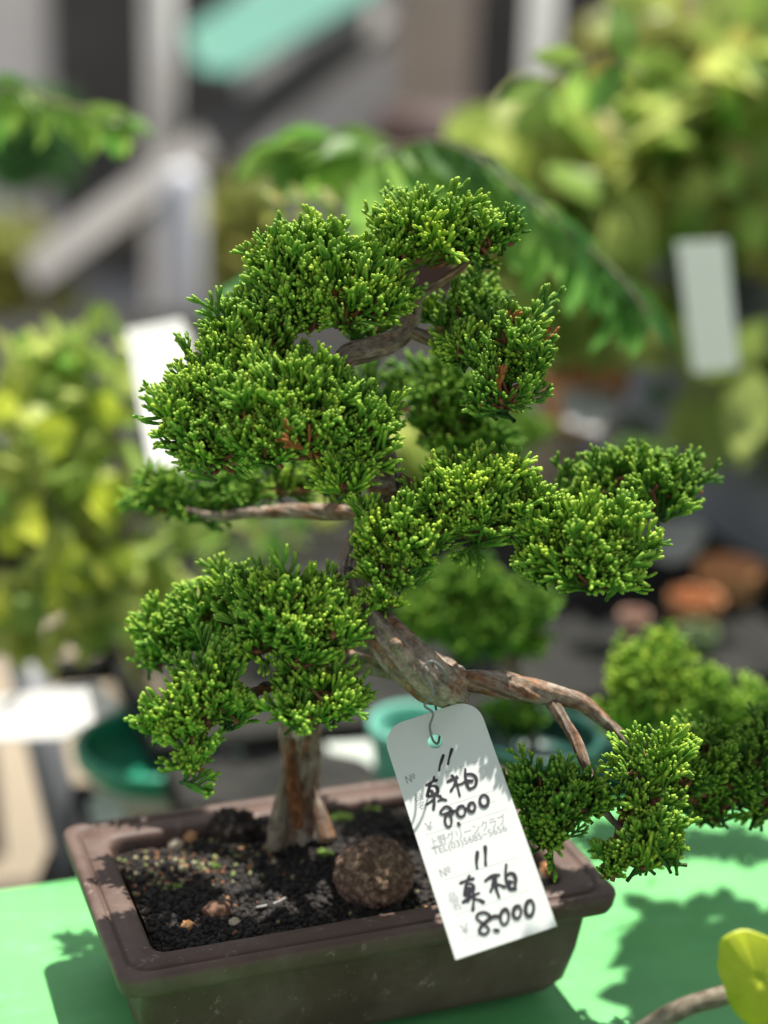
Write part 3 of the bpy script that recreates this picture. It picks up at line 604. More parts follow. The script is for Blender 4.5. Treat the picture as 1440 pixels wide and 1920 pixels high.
# printed text: baselines start at the given places on the card
text("printed_text", "№", 762, 1470, 20); text("printed_text", "品", 779, 1503, 17); text("printed_text", "名", 785, 1519, 17)
text("printed_text", "￥", 796, 1562, 24)
text("printed_text", "上野グリーンクラブ", 808, 1591, 22.5, sx=.74); text("printed_text", "TEL(03)5685−5656", 813, 1604, 19, sx=.98)
text("printed_text", "№", 826, 1647, 22); text("printed_text", "品", 842, 1692, 19); text("printed_text", "名", 849, 1708, 19); text("printed_text", "￥", 862, 1756, 26)
def rule_line(p, q, wd=.00012):
    a, b = Vector(tag2d(*p)), Vector(tag2d(*q)); d = (b-a).normalized(); nn = Vector((-d.y, d.x))*wd
    me = bpy.data.meshes.new("printed_rule"); me.from_pydata([(*(a+nn), 0), (*(a-nn), 0), (*(b-nn), 0), (*(b+nn), 0)], [], [(0, 1, 2, 3)]); o = link("printed_rule", me, linem, None, False); o.parent = ta; o.location = (0, 0, ZS-.00004)
for (p, q) in (((835, 1449), (905, 1424)), ((842, 1510), (921, 1484)), ((797, 1567), (952, 1517)), ((832, 1651), (970, 1608)), ((850, 1718), (992, 1669)), ((868, 1763), (1000, 1720)), ((840, 1534), (930, 1502))): rule_line(p, q)
# the wire loop that holds the tag
b = Batch(); wp = [(798, 1262, .586), (812, 1300, .590), (796, 1322, .598), (812, 1338, .600), (806, 1362, .600), (812, 1388, .602), (822, 1392, .612), (824, 1360, .618), (816, 1310, .612), (836, 1268, .592), (812, 1240, .586), (790, 1252, .5865)]
b.tube(catmull([at(*p)[:] for p in wp], 8), .00045, 6); o = b.build("tag_wire", simple("grey_wire", (.10, .10, .11), (.2, .2, .21), 200, .4, 0), None)
tag(o, "thin twisted dark wire tying the white price tag to the trunk", "wire")

# ------------------------------------------------------------------ leaves
def leaf_template(r, L=1.0, W=.3, power=.9, droop=.25, fold=.15, nl=9):
    t = np.linspace(0, 1, nl); wv = W*np.sin(np.pi*np.clip(t, 0, 1)**power); wv[0] = .01; wv[-1] = .0
    z = -droop*t**2*L+.02*np.sin(t*9+r.uniform(0, 6)); rows = []
    for u in (-1, -.5, 0, .5, 1): rows.append(np.column_stack([u*wv, t*L, z+fold*np.abs(u)*wv+.02*W*np.sin(t*20)*abs(u)]))
    V = np.stack(rows, 1).reshape(-1, 3); i = np.arange(nl-1)[:, None]*5; j = np.arange(4)[None]
    Q = np.stack([i+j, i+j+1, i+5+j+1, i+5+j], -1).reshape(-1, 4); tip = np.tile([0, .4, 1, .4, 0], nl)
    V = V[:, [0, 2, 1]]*np.array([1, 1, 1])      # grow along +Z, flat normal ~Y
    return V, Q, np.zeros((0, 3), int), tip
LT = [leaf_template(tr, 1, .30), leaf_template(tr, 1, .34, .8, .4), leaf_template(tr, 1, .26, 1.1, .15)]
LTR = [leaf_template(tr, 1, .42, .9, .2), leaf_template(tr, 1, .46, .8, .1)]
M['lime'] = leaf_mat("lime_leaf", (.20, .32, .06), (.54, .60, .17)); M['green'] = leaf_mat("green_leaf", (.09, .25, .04), (.32, .48, .10), .58); M['deep'] = leaf_mat("deep_leaf", (.03, .13, .025), (.10, .26, .06), .35)
M['yellow'] = leaf_mat("yellow_leaf", (.42, .50, .04), (.62, .66, .10), .5); M['olive'] = leaf_mat("olive_leaf", (.20, .25, .06), (.40, .38, .10), .4)
def leaf_cloud(name, parent, blobs, m_, seed, size=.03, n_per=60, templ=LT, outward=.5):
    r = np.random.default_rng(seed); P, D = [], []
    for (px, py, Dd, rx, ry, *k) in blobs:
        C = np.array(at(px, py, Dd)[:]); a, bb = rx*Dd/F, ry*Dd/F; d = unit(r.normal(size=(k[0] if k else n_per, 3)))*r.uniform(.3, 1, (k[0] if k else n_per, 1))**.5
        P.append(C+d*np.array([a, min(a, bb), bb])); D.append(unit(d*outward+r.normal(size=d.shape)*.5+np.array([0, -.1, -.35])))
    P, D = np.vstack(P), np.vstack(D); S = size*r.uniform(.6, 1.3, len(P)); V, Q, T, A = place(templ, P, D, S, r.random(len(P)), r)
    return link(name, mesh_np(name, V, Q, T if len(T) else None, A), m_, parent)
def simple_limb(name, parent, pts, m_, **kw): return limb(name, parent, pts, m_, 10, .1, **kw)

M['frond'] = leaf_mat("frond_leaf", (.05, .18, .035), (.24, .42, .09), .5)
# foreground round leaf and its twig (bottom right)
fr = empty("leafy_twig", at(1390, 1860, .56)); tag(fr, "bare tan twig carrying one big round yellow-green leaf in the front corner, plus unseen leaves added overhead for shade", "twig")
limb("stem", fr, [(1180, 1950, .565, 40), (1250, 1905, .563, 38), (1300, 1882, .562, 36), (1350, 1868, .561, 38), (1420, 1845, .565, 34), (1520, 1800, .575, 28)], M['pale_bark'], 18, .07, 4, 0)
lp = [(1350, 1795), (1352, 1770), (1366, 1755), (1395, 1746), (1425, 1752), (1460, 1770), (1490, 1810), (1500, 1860), (1480, 1910), (1440, 1925), (1405, 1925), (1375, 1895), (1358, 1850), (1348, 1820)]
LC = at(1425, 1840, .548); lcv = catmull([at(x, y, .548)[:] for x, y in lp+lp[:1]], 5)[:-1]
rows = [np.array(LC[:])[None]+(lcv-np.array(LC[:]))*s_+np.array(FWD[:])*(.0025*(s_*s_)+.0006*np.sin(np.arange(len(lcv))*.5)[:, None]*s_*s_) for s_ in (.02, .25, .5, .75, .93, 1)]
n = len(lcv); V = np.vstack(rows); i = np.arange(5)[:, None]*n; j = np.arange(n)[None]; Q = np.stack([i+j, i+(j+1) % n, i+n+(j+1) % n, i+n+j], -1).reshape(-1, 4)
lo = link("leaf", mesh_np("leaf", V, Q, None, {'var': np.full(len(V), .7), 'tip': np.clip(1.0-np.abs(((np.tile(np.arange(n), 6)/n*14) % 1)-.5)*5, 0, .97)}), leaf_mat("round_leaf", (.45, .55, .03), (.55, .62, .04), .45), fr)
lm_ = lo.modifiers.new("thick", 'SOLIDIFY'); lm_.thickness = .0004

# ------------------------------------------------------------------ SECOND BENCH behind
BZ = -.05
bench = empty("plant_bench", (TE.x, TE.y, 0), TA); tag(bench, "dark slatted plant bench behind the green table carrying potted trees", "bench")
steel = simple("grey_steel", (.09, .095, .105), (.15, .155, .17), 30, .5, .1); dark = simple("dark_slats", (.010, .011, .011), (.035, .034, .030), 20, .9, .3, spec=.1)
for k in range(9): box_in("slat", bench, (.115, .06+k*.155, BZ-.02), (2.0, .06+k*.155+.135, BZ), dark, .003)
for x in (.16, 1.9): box_in("rail", bench, (x-.02, .06, BZ-.06), (x+.02, 1.44, BZ-.022), steel, .002)
# sloping steel leg seen at the left
def bar(name, parent, p, q, wd, m_, sides=4):
    b = Batch(); b.tube(np.array([p[:], ((p+q)/2)[:], q[:]]), wd, sides); return b.build(name, m_, parent, False)
q = at(1650, 1300, 1.5); bar("leg", bench, q, Vector((q.x, q.y, GZ)), .022, steel)
sc0 = at(300, 1425, 1.03); SZT = sc0.z-.10
stand = empty("plant_stand", (sc0.x, sc0.y, GZ)); tag(stand, "dark plant stand with sloping grey steel legs under the lime leaf tree", "stand")
box_in("stand_top", stand, (-.085, -.085, SZT-GZ-.016), (.14, .16, SZT-GZ-.001), dark, .003)
for (dx, dy) in ((-.07, -.07), (.12, -.07), (-.07, .14), (.12, .14)):
    p0 = Vector((sc0.x+dx, sc0.y+dy, SZT-.018)); p1 = Vector((sc0.x+dx*1.3, sc0.y+dy*1.3, GZ)); bar("leg", stand, p0, p1, .014, steel)
fr2 = empty("steel_trestle", at(50, 1240, 1.12)); tag(fr2, "sloping grey steel trestle leg beside the white label at the left", "trestle")
bar("leg", fr2, at(42, 1220, 1.12), at(165, 1740, 1.10), .016, steel); bar("leg", fr2, at(-60, 1220, 1.4), at(-20, 1600, 1.4), .016, steel)
bar("crossbar", fr2, at(60, 1262, 1.122), at(330, 1245, 1.20), .012, dark)

def round_pot(label, px, py_rim, D, rpx, h, m_, rimh=.010, group=None, taper=.78, band=None):
    c = at(px, py_rim, D); r = rpx*D/F; o = empty("plant_pot", (c.x, c.y, c.z-h)); tag(o, label, "pot", group)
    V, Q = lathe([(r*taper*.2, .002), (r*taper, .002), (r*.96, h-rimh*1.2), (r*.97, h-rimh), (r*1.06, h-rimh), (r*1.08, h-.002), (r*1.05, h), (r*.98, h), (r*.94, h-.004), (r*.90, h-.016), (r*.05, h-.014)], 48)
    b = link("pot_body", mesh_np("pot_body", V, Q), m_); b.parent = o; return o, c, r
greenp = simple("dark_green_plastic", (.008, .06, .045), (.012, .085, .06), 15, .35, .05); greenl = simple("green_plastic", (.01, .17, .10), (.02, .26, .15), 15, .35, .05)
tealp = simple("teal_plastic", (.12, .36, .29), (.16, .42, .33), 15, .4, .05); blackp = simple("black_plastic", (.012, .012, .013), (.03, .03, .03), 15, .4, .05)
terra = simple("terracotta", (.58, .24, .09), (.70, .36, .18), 25, .8, .2); brownp = simple("brown_clay", (.20, .09, .05), (.30, .15, .09), 25, .7, .2)
def label_mat(name, c):
    mt, n, b = mat(name, c, .45); add_translucent(mt, n, b, c, .6); return mt
whitep = label_mat("label_white", (.72, .72, .70)); greyp = simple("glazed_grey", (.30, .34, .30), (.38, .42, .37), 25, .5, .1)
palegreen = label_mat("pale_label", (.55, .60, .55))
round_pot("dark green plastic pot behind the tag under the dense dark juniper", 1010, 1372, .86, 112, .085, greenp)
round_pot("dark teal plastic pot right of the tag behind the hanging juniper spray", 1185, 1420, .90, 80, .08, greenp)
round_pot("bright green shallow pot with leafy lime tree at the left", 300, 1385, 1.02, 150, .03, greenl)
round_pot("grey-green glazed pot nested under the bright green rim", 318, 1425, 1.03, 140, .10, greyp)
round_pot("small teal pot just above the tag top corner", 780, 1352, .93, 84, .06, tealp)
round_pot("black plastic pot behind the trunk base", 640, 1400, 1.05, 80, .08, blackp)

def back_juniper(label, lobes, trunk, m_, seed):
    p = at(*trunk[0][:3]); o = empty("juniper_bonsai", p); tag(o, label, "bonsai tree", "junipers on the bench behind")
    limb("trunk", o, trunk, M['bark'], 12, .1, seed); pad(o, lobes, M[m_], seed, .0085, 1.0, 1.35, 0, False); return o
back_juniper("dense dark green juniper in the dark green pot behind the trunk", [(870, 1110, .86, 120, 70), (800, 1150, .86, 80, 50), (940, 1140, .86, 90, 60), (960, 1190, .87, 70, 40), (880, 1180, .85, 90, 40), (960, 1330, .86, 60, 30)],
    [(1000, 1400, .87, 26), (985, 1300, .87, 24), (930, 1200, .87, 18), (880, 1130, .87, 10)], 'jun_dark', 301)
back_juniper("bright green bushy juniper behind the hanging branch at the right", [(1230, 1260, .80, 90, 62), (1180, 1320, .80, 66, 50), (1290, 1320, .80, 80, 56), (1230, 1210, .81, 46, 40), (1370, 1330, .80, 76, 52), (1440, 1360, .80, 70, 56)],
    [(1190, 1440, .82, 20), (1200, 1380, .82, 18), (1220, 1300, .81, 10)], 'jun', 302)
back_juniper("small green juniper tuft seen between trunk and crown", [(1180, 880, 1.15, 70, 40), (920, 850, 1.1, 60, 50), (960, 800, 1.12, 60, 60)], [(980, 980, 1.12, 16), (960, 900, 1.12, 12), (950, 830, 1.12, 6)], 'jun_dark', 303)

# left lime tree
lt = empty("lime_leaf_tree", at(300, 1370, 1.02)); tag(lt, "yellow-green leafy small tree with pale curved trunk at the left", "tree")
limb("trunk", lt, [(330, 1375, 1.02, 44), (285, 1290, 1.02, 46), (238, 1200, 1.02, 42), (236, 1080, 1.02, 36), (240, 960, 1.02, 30), (225, 850, 1.02, 22), (190, 740, 1.02, 14)], M['pale_bark'], 14, .08, 6)
limb("branch", lt, [(236, 1060, 1.02, 18), (140, 980, 1.01, 14), (60, 900, 1.0, 8)], M['pale_bark'], 10, .08, 7); limb("branch", lt, [(240, 980, 1.02, 16), (340, 940, 1.04, 12), (460, 1000, 1.06, 8)], M['pale_bark'], 10, .08, 8)
leaf_cloud("leaves", lt, [(100, 760, 1.0, 120, 110), (180, 680, 1.02, 130, 70), (60, 900, 1.0, 110, 110), (200, 880, 1.03, 90, 110), (130, 1040, 1.02, 140, 80), (70, 1150, 1.0, 100, 60), (310, 1080, 1.05, 90, 80), (190, 1150, 1.0, 80, 60)], M['lime'], 41, .028, 25, LTR)
leaf_cloud("leaves", lt, [(90, 780, .98, 120, 130), (150, 980, .98, 120, 120), (60, 1080, .98, 80, 80)], M['yellow'], 44, .024, 10, LTR)
leaf_cloud("leaves", lt, [(160, 700, 1.04, 150, 90), (60, 820, 1.03, 110, 100), (180, 960, 1.05, 130, 110), (500, 1020, 1.1, 120, 40)], M['green'], 42, .026, 18, LT)
bg_l = empty("leafy_shrub", at(480, 1100, 1.35)); tag(bg_l, "blurred lime and green shrub seen between the left branches", "shrub")
limb("stem", bg_l, [(500, 1400, 1.35, 20), (490, 1200, 1.35, 16), (480, 1020, 1.35, 8)], M['pale_bark'], 8, .08, 9)
leaf_cloud("leaves", bg_l, [(420, 1020, 1.35, 130, 70), (560, 1010, 1.38, 120, 60), (500, 1080, 1.35, 120, 40), (600, 1320, 1.3, 110, 40), (760, 870, 1.4, 60, 50)], M['lime'], 43, .03, 40, LTR)

# labels as flat cards with real thickness
def card(label, pts, D, m_, name="plant_label", group="white plant labels"):
    P = [at(x, y, d) for (x, y), d in zip(pts, D)]; n = (P[1]-P[0]).cross(P[2]-P[0]).normalized()*.0006
    V = [tuple(p+n) for p in P]+[tuple(p-n) for p in P]; k = len(P); Fc = [list(range(k)), list(range(2*k-1, k-1, -1))]+[[i, i+k, (i+1) % k+k, (i+1) % k] for i in range(k)]
    me = bpy.data.meshes.new(name); me.from_pydata(V, [], Fc); me.update(); o = link(name, me, m_, None, False); return tag(o, label, "label", group)
card("tall white plant label hanging behind the left foliage pad", [(236, 618), (340, 598), (362, 640), (352, 880), (280, 878)], [.98, .98, .97, .87, .87], whitep)
card("white label lying flat above the bright green pot rim", [(-30, 1310), (180, 1280), (225, 1325), (120, 1385), (-40, 1392)], [.95, .95, .93, .89, .89], whitep)
card("large pale grey-green label standing among leaves at the right", [(1268, 455), (1362, 450), (1385, 690), (1300, 700)], [1.15, 1.15, 1.12, 1.12], palegreen)
card("white label below the drooping right foliage pad", [(1015, 1195), (1060, 1172), (1140, 1176), (1166, 1200), (1150, 1232), (1090, 1246), (1030, 1236)], [1.3, 1.32, 1.3, 1.28, 1.25, 1.25, 1.25], whitep)
card("white label under the dark right-hand foliage spray", [(1200, 990), (1240, 972), (1310, 975), (1325, 1000), (1300, 1040), (1260, 1056), (1215, 1040)], [1.3, 1.32, 1.3, 1.28, 1.25, 1.25, 1.25], whitep)
card("white label stuck below the terracotta pot rim", [(1045, 735), (1095, 722), (1150, 735), (1165, 770), (1120, 812), (1062, 795)], [1.34, 1.35, 1.34, 1.28, 1.2, 1.22], whitep)
card("pale label leaning between the terracotta and brown pots", [(1160, 770), (1220, 775), (1240, 860), (1170, 860)], [1.4, 1.4, 1.38, 1.38], palegreen)
card("small white label beside the large grey-green label", [(1212, 460), (1250, 455), (1262, 515), (1225, 520)], [1.3, 1.3, 1.3, 1.3], whitep)
card("white label in front of the black pot behind the trunk base", [(610, 1395), (700, 1390), (720, 1450), (640, 1465)], [1.0, 1.0, .97, .97], greyp)

round_pot("terracotta pot beside the right crown foliage", 1095, 700, 1.38, 82, .05, terra)
round_pot("wide brown clay pot at the right edge", 1410, 800, 1.45, 100, .12, brownp)
round_pot("tan clay pot below the terracotta pot", 1040, 800, 1.38, 55, .10, simple("tan_clay", (.34, .26, .20), (.42, .33, .26), 20, .7, .1))
round_pot("small orange pot low at the right edge", 1370, 1060, 1.25, 60, .03, terra)
round_pot("squat orange pot in front of the other orange pot", 1305, 1115, 1.2, 48, .025, terra)
round_pot("slim brown pot under the drooping right foliage", 1190, 1150, 1.12, 26, .09, simple("pinkish_clay", (.34, .20, .15), (.42, .27, .2), 20, .7, .1))
round_pot("small olive pot in the dark corner at the right", 1310, 1180, 1.15, 34, .05, simple("olive_glaze", (.12, .18, .07), (.16, .22, .1), 20, .5, .1))
# right-hand grey box
q = at(1440, 1080, 1.35); gb = empty("grey_crate", (q.x, q.y, BZ), TA); tag(gb, "grey plastic crate standing on the bench at the far right", "crate")
box_in("crate_body", gb, (-.02, -.15, .0), (.4, .3, .20), simple("grey_plastic", (.20, .21, .24), (.27, .28, .31), 12, .5, .1), .006); box_in("rim", gb, (-.03, -.16, .2005), (.41, .31, .215), steel, .004)

# compound-leaf branch behind the crown
def compound(label, spine, leaf_px, m_, seed, side_dirs=(-1, 1), n=18, mat2=None, hang=.6, wd=.26, cat="branch", name="leafy_branch"):
    p0 = at(*spine[0][:3]); o = empty(name, p0); tag(o, label, cat); r = np.random.default_rng(seed)
    limb("stem", o, [(*s, 7) for s in spine], M['pale_bark'], 8, .05, seed); C = catmull([at(*s)[:] for s in spine], 12); T = unit(np.gradient(C, axis=0))
    tm = [leaf_template(r, 1, wd, .9, .35, .2) for _ in range(3)]; P, D, S = [], [], []
    for k in range(n):
        i = int((k+.5)/n*(len(C)-1))
        for sd_ in side_dirs:
            side = np.cross(T[i], [0, -1, .15])*sd_; P.append(C[i]); D.append(unit(side*.8+T[i]*.5+np.array([0, -.15, -hang])+r.normal(size=3)*.12)); S.append(leaf_px*spine[0][2]/F*r.uniform(.8, 1.2)*(1-.35*(k/n)))
    V, Q, T_, A = place_flat(tm, np.array(P), np.array(D), np.array(S), r.random(len(P)), r)
    link("leaflets", mesh_np("leaflets", V, Q, None, A), m_, o); return o
def place_flat(templates, P, D, S, var, r):
    # like place(), with the blade turned to face up/outwards
    Z = unit(D); Yv = np.array([.15, -.75, .6])+r.normal(size=Z.shape)*.35; X = unit(np.cross(Yv, Z)); Y = np.cross(Z, X); R = np.stack([X, Y, Z], -1); n0 = 0; Vs, Qs, tp, vr = [], [], [], []
    ti = r.integers(0, len(templates), len(P))
    for k, (V, Q, T, tip) in enumerate(templates):
        idx = np.where(ti == k)[0]
        if not len(idx): continue
        W = np.einsum('mij,nj->mni', R[idx], V)*S[idx, None, None]+P[idx, None]; off = n0+np.arange(len(idx))[:, None, None]*len(V); n0 += len(idx)*len(V)
        Vs.append(W.reshape(-1, 3)); Qs.append((Q[None]+off).reshape(-1, 4)); tp.append(np.tile(tip, len(idx))); vr.append(np.repeat(var[idx], len(V)))
    return np.vstack(Vs), np.vstack(Qs), np.zeros((0, 3), int), {'tip': np.concatenate(tp), 'var': np.concatenate(vr)}
compound("arching branch of narrow drooping green leaflets behind the crown", [(700, 300, .90), (790, 262, .89), (880, 285, .88), (960, 345, .87), (1040, 410, .86), (1120, 480, .86), (1180, 540, .86), (1215, 590, .86)], 165, M['frond'], 61, n=17, hang=1.1, wd=.21)
compound("short spray of broad green leaflets above the crown on its left", [(760, 275, 1.0), (690, 262, .99), (620, 262, .98), (560, 275, .98), (520, 290, .98)], 135, M['green'], 62, n=10, hang=.8, wd=.26)
compound("yellowing leaf spray just left of the crown top", [(700, 400, .92), (620, 385, .92), (540, 380, .92), (500, 380, .92)], 60, M['olive'], 63, n=5, hang=.3, wd=.25)
compound("dark leaf spray peeking out behind the upper left foliage", [(600, 470, .80), (520, 510, .80), (460, 550, .80), (400, 600, .80)], 75, M['deep'], 64, n=6, hang=.4, wd=.24)
compound("leafy branch tip with yellow end entering at the top left", [(-140, 130, 1.0), (-60, 150, .99), (20, 165, .98), (110, 195, .97), (180, 212, .97), (240, 220, .97)], 110, M['green'], 65, n=12, hang=.9, wd=.24)
compound("bright green leaf pair in front of the white pole", [(1210, 140, .92), (1130, 110, .92), (1060, 130, .92), (1000, 180, .92)], 120, M['green'], 66, n=3, hang=.35, wd=.24)
# big blurred broad-leaf plants upper right
ur = empty("broadleaf_shrub", at(1350, 700, 1.25)); tag(ur, "large yellow-green broadleaf shrub filling the upper right", "shrub")
limb("stem", ur, [(1330, 900, 1.3, 26), (1320, 700, 1.3, 22), (1280, 450, 1.28, 16), (1300, 200, 1.25, 10)], M['pale_bark'], 10, .08, 12)
limb("stem", ur, [(1320, 700, 1.3, 18), (1180, 560, 1.28, 12), (1100, 420, 1.25, 7)], M['pale_bark'], 10, .08, 13)
leaf_cloud("leaves", ur, [(1330, 100, 1.35, 160, 110), (1420, 250, 1.3, 130, 90), (1150, 350, 1.3, 170, 90), (1330, 380, 1.3, 130, 100), (1060, 460, 1.35, 110, 80), (1180, 540, 1.4, 100, 50), (1420, 560, 1.35, 70, 120)], M['olive'], 71, .06, 34, LT)
leaf_cloud("leaves", ur, [(1290, 130, 1.4, 150, 110), (1180, 330, 1.3, 120, 100), (1400, 160, 1.3, 100, 100), (1120, 570, 1.3, 100, 40), (1420, 715, 1.3, 40, 36), (980, 320, 1.3, 70, 40)], M['lime'], 72, .065, 34, LT)
leaf_cloud("leaves", ur, [(1300, 740, 1.45, 60, 40), (1400, 900, 1.5, 60, 50)], M["deep"], 73, .04, 26, LT)

leaf_cloud("leaves", ur, [(1130, 380, 1.3, 170, 120, 30), (1350, 330, 1.3, 140, 200, 40)], M['green'], 76, .05, 30, LT)
leaf_cloud("leaves", ur, [(1150, 340, 1.22, 60, 60, 4), (1400, 700, 1.2, 50, 40, 4), (1400, 130, 1.25, 90, 90, 6), (1290, 300, 1.25, 120, 90, 8)], M['lime'], 75, .055, 6, LT)
# ------------------------------------------------------------------ far background
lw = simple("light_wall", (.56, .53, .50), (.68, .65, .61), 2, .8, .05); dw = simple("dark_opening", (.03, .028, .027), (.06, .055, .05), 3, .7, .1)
teal = simple("teal_tarp", (.05, .17, .13), (.075, .21, .16), 4, .6, .1); conc = simple("concrete", (.26, .25, .24), (.38, .36, .34), 3, .85, .2)
hall = empty("greenhouse_building", (0, 6.0, GZ)); tag(hall, "blurred grey nursery building far behind with a dark doorway", "building")
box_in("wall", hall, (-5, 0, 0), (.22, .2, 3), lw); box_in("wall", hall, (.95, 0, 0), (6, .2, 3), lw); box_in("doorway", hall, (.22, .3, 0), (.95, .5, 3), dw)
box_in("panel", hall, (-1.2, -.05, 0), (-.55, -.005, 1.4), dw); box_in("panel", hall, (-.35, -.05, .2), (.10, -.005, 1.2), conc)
def post(label, px, py0, py1, D, wpx, m_, name="post"):
    a = at(px, py0, D); r = wpx*D/F/2; g_ = Vector((a.x, a.y, GZ)); b = Batch(); hgt = a.z-GZ; zz = np.linspace(0, hgt, 4); b.tube(np.column_stack([np.full(4, a.x), np.full(4, a.y), GZ+zz]), r, 12); o = b.build(name, m_); return tag(o, label, "post")
post("white round pole at the upper right in front of the dark doorway", 1022, -60, 0, 2.6, 62, whitep)
post("pale grey post standing behind the upper left foliage", 340, 330, 0, 2.6, 80, simple("grey_paint", (.38, .39, .42), (.46, .47, .5), 8, .5, .05))
post("grey post at the far upper left", 300, -60, 0, 3.4, 60, lw)
# tarp and beams
def slab(name, label, cat, pts, D, m_, th=.02):
    P = [at(x, y, d) for (x, y), d in zip(pts, D)]; n = (P[1]-P[0]).cross(P[2]-P[0]).normalized()*th/2; k = len(P)
    me = bpy.data.meshes.new(name); me.from_pydata([tuple(p+n) for p in P]+[tuple(p-n) for p in P], [], [list(range(k)), list(range(2*k-1, k-1, -1))]+[[i, i+k, (i+1) % k+k, (i+1) % k] for i in range(k)]); me.update()
    return tag(link(name, me, m_, None, False), label, cat)
slab("tarpaulin", "teal tarpaulin slung across the upper left background", "tarp", [(350, 60), (700, -160), (720, -20), (440, 140), (370, 130)], [3.6, 4.0, 3.4, 3.2, 3.3], teal, .01)
slab("timber_beam", "long pale beam slanting across the upper left background", "beam", [(40, 500), (700, 20), (735, 60), (70, 560)], [2.9, 3.8, 3.75, 2.85], simple("pale_timber", (.08, .075, .07), (.105, .10, .09), 5, .7, .1), .05)
q = on_z(830, 260, GZ+.5); ob = empty("storage_box", (at(815, 90, 4.0).x, at(815, 90, 4.0).y, GZ)); tag(ob, "tan box stacked near the dark doorway far behind", "box")
box_in("box_body", ob, (-.09, -.1, 0), (.09, .1, 1.12), simple("tan_board", (.30, .25, .21), (.38, .32, .27), 5, .8, .1), .01); box_in("lid", ob, (-.1, -.11, 1.121), (.1, .11, 1.14), lw, .003)
q = at(850, 210, 3.2); rb = empty("water_barrel", (q.x, q.y, GZ)); tag(rb, "dark reddish barrel standing in front of the doorway", "barrel")
V, Q = lathe([(.01, 0), (.14, 0), (.155, .1), (.16, .4), (.155, q.z-GZ-.05), (.14, q.z-GZ), (.01, q.z-GZ)], 32); o = link("barrel_body", mesh_np("barrel_body", V, Q), simple("dark_red", (.03, .012, .009), (.05, .02, .014), 5, .6, .1)); o.parent = rb
for zz in (.12, .5):
    V, Q = lathe([(.158, zz), (.166, zz+.005), (.166, zz+.02), (.158, zz+.025)], 32); o = link("hoop", mesh_np("hoop", V, Q), dw); o.parent = rb

# unseen leaf canopy with stems, added overhead to shade the cloth at right
limb("stem", fr, [(1520, 1800, .575, 28), (1700, 1600, .60, 30), (1850, 1200, .63, 26), (1900, 700, .66, 18)], M['pale_bark'], 12, .07, 5, 0)
rc = np.random.default_rng(92); n_ov = 9000; xy = np.column_stack([rc.uniform(.07, .50, n_ov), rc.uniform(.40, .80, n_ov)])
xy = xy[(xy[:, 0] > .170) | (xy[:, 1] < .60) | ((xy[:, 0] > .125) & (xy[:, 1] < .635))]; Pv = np.column_stack([xy, rc.uniform(.425, .50, len(xy))])
lq = at(1430, 1840, .548); pj = np.array([lq.x, lq.y])+np.outer((Pv[:, 2]-lq.z)/sd.z, [sd.x, sd.y]); Pv = Pv[np.linalg.norm(Pv[:, :2]-pj, axis=1) > .036]  # gap in the canopy so sun reaches the round leaf
V, Q, T, A = place(LTR, Pv, unit(rc.normal(size=Pv.shape)*np.array([1, 1, .35])), rc.uniform(.013, .024, len(Pv)), rc.random(len(Pv)), rc)
link("leaves", mesh_np("leaves", V, Q, None, A), M['deep'], fr)  # the added shade canopy, out of view
limb("stem", fr, [(1900, 700, .66, 18), (1850, 300, .68, 16), (1500, -250, .72, 10)], M['pale_bark'], 8, .07, 15, 0)
limb("stem", fr, [(1850, 1200, .63, 20), (1760, 1000, .65, 12), (1720, 850, .66, 7)], M['pale_bark'], 8, .07, 6, 0)
# mid-distance nursery plants
def far_shrub(label, px, py, D, rx, ry, m_, seed, size=.07, n=120, group="far blurred shrubs"):
    c = at(px, py, D); o = empty("potted_shrub", (c.x, c.y, GZ)); tag(o, label, "shrub", group)
    h = c.z-GZ; b = Batch(); b.tube(np.array([[c.x, c.y, GZ+.15], [c.x+.01, c.y, GZ+h*.5], [c.x, c.y, GZ+h]]), .012, 8); b.build("stem", M['pale_bark'], o)
    V, Q = lathe([(.01, .0), (.10, .0), (.14, .22), (.15, .22), (.15, .25), (.13, .25), (.12, .21), (.01, .21)], 32); p = link("pot_body", mesh_np("pot_body", V, Q), blackp); p.parent = o
    leaf_cloud("leaves", o, [(px, py, D, rx, ry), (px-rx*.4, py+ry*.6, D*1.02, rx*.7, ry*.6)], m_, seed, size, n, LTR); return o
far_shrub("dim olive shrub far behind at the left edge above the lime tree", 40, 520, 3.0, 90, 110, M['olive'], 401)
far_shrub("grey-green shrub far behind the beam at upper left", 60, 250, 4.2, 80, 70, M['deep'], 403)
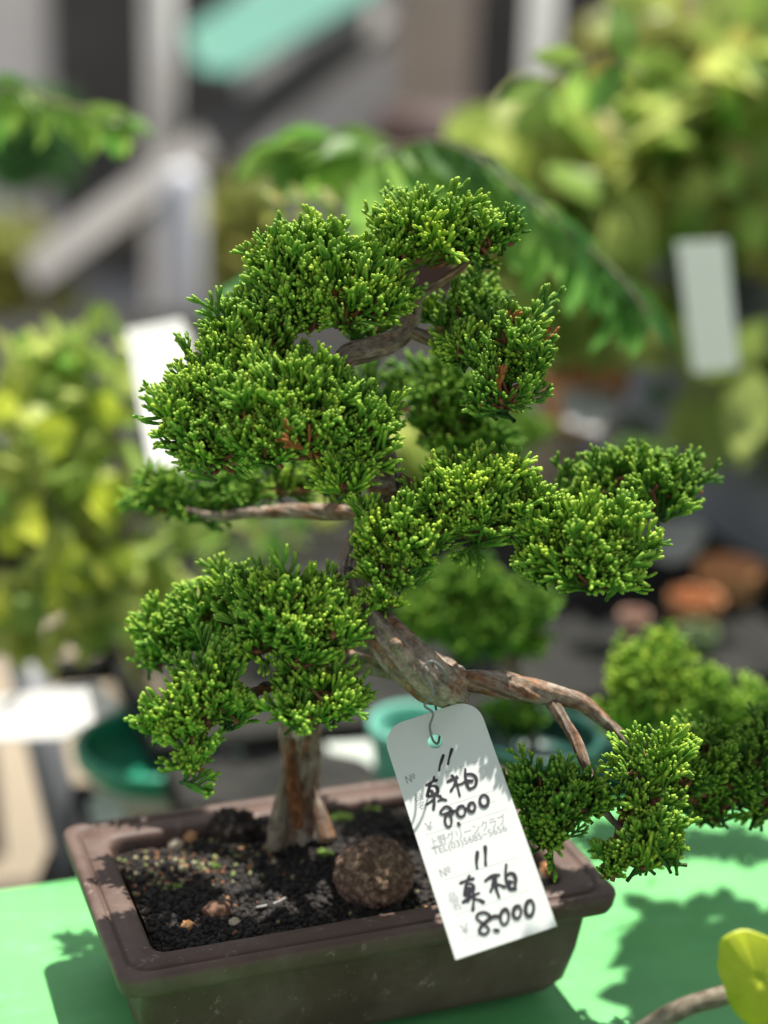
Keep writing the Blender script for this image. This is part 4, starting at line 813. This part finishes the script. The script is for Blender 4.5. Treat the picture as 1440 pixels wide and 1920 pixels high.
far_shrub("olive shrub in the distance between post and crown", 460, 430, 3.2, 50, 90, M['olive'], 404)
round_pot("black pot under the lime tree next to the steel leg", 420, 1440, .98, 70, .07, blackp)
round_pot("olive glazed pot between the lime tree pot and the trunk", 505, 1420, 1.15, 60, .10, simple("dark_olive_glaze", (.05, .06, .03), (.09, .10, .05), 20, .4, .1))
card("white label lying on the bench beside the steel leg", [(165, 1500), (225, 1480), (245, 1560), (185, 1590)], [1.0, 1.0, .97, .97], greyp)

leaf_extra = [("pale yellow-green shrub on the far side of the bench at mid right", 1180, 620, 1.9, 120, 50, M['lime'], 411), ("soft olive shrub high in the upper right distance", 1250, 60, 2.6, 120, 60, M['olive'], 412), ("green shrub behind the terracotta pot", 1230, 760, 1.7, 60, 60, M['green'], 413)]
for a_ in leaf_extra: far_shrub(*a_, size=.05, n=110)
for (lb, x, y, D, r_, h, m_) in (("small black pot right of the terracotta pot", 1200, 900, 1.5, 46, .07, blackp), ("second terracotta pot further back at the right", 1290, 850, 1.6, 50, .08, terra), ("pale glazed pot near the right edge behind the brown one", 1340, 960, 1.45, 46, .07, greyp), ("tan pot behind the pale stake at mid right", 1100, 900, 1.6, 50, .08, brownp)):
    round_pot(lb, x, y, D, r_, h, m_)

# fallen juniper tips and dust on the cloth
rf = np.random.default_rng(77); uv = np.column_stack([rf.uniform(-.25, .40, 90), rf.uniform(-.5, -.02, 90)])
ok = ~((np.abs(uv[:, 0]-.14) < .13) & (np.abs(uv[:, 1]+.10) < .08)); uv = uv[ok]
Pf = np.array([(TE+TU*float(u_)+TV*float(v_)+Vector((0, 0, .0012)))[:] for u_, v_ in uv]); Df = rf.normal(size=Pf.shape)*np.array([1, 1, .02])
V, Q, T, A = place([t for t in TEMPL], Pf, Df, rf.uniform(.15, .35, len(Pf)), np.where(rf.random(len(Pf)) < .6, 2.0, .3), rf)
tag(link("fallen_tips", mesh_np("fallen_tips", V, Q, T, A), M['jun']), "dry brown juniper tips and crumbs scattered over the green cloth", "debris", kind='stuff')
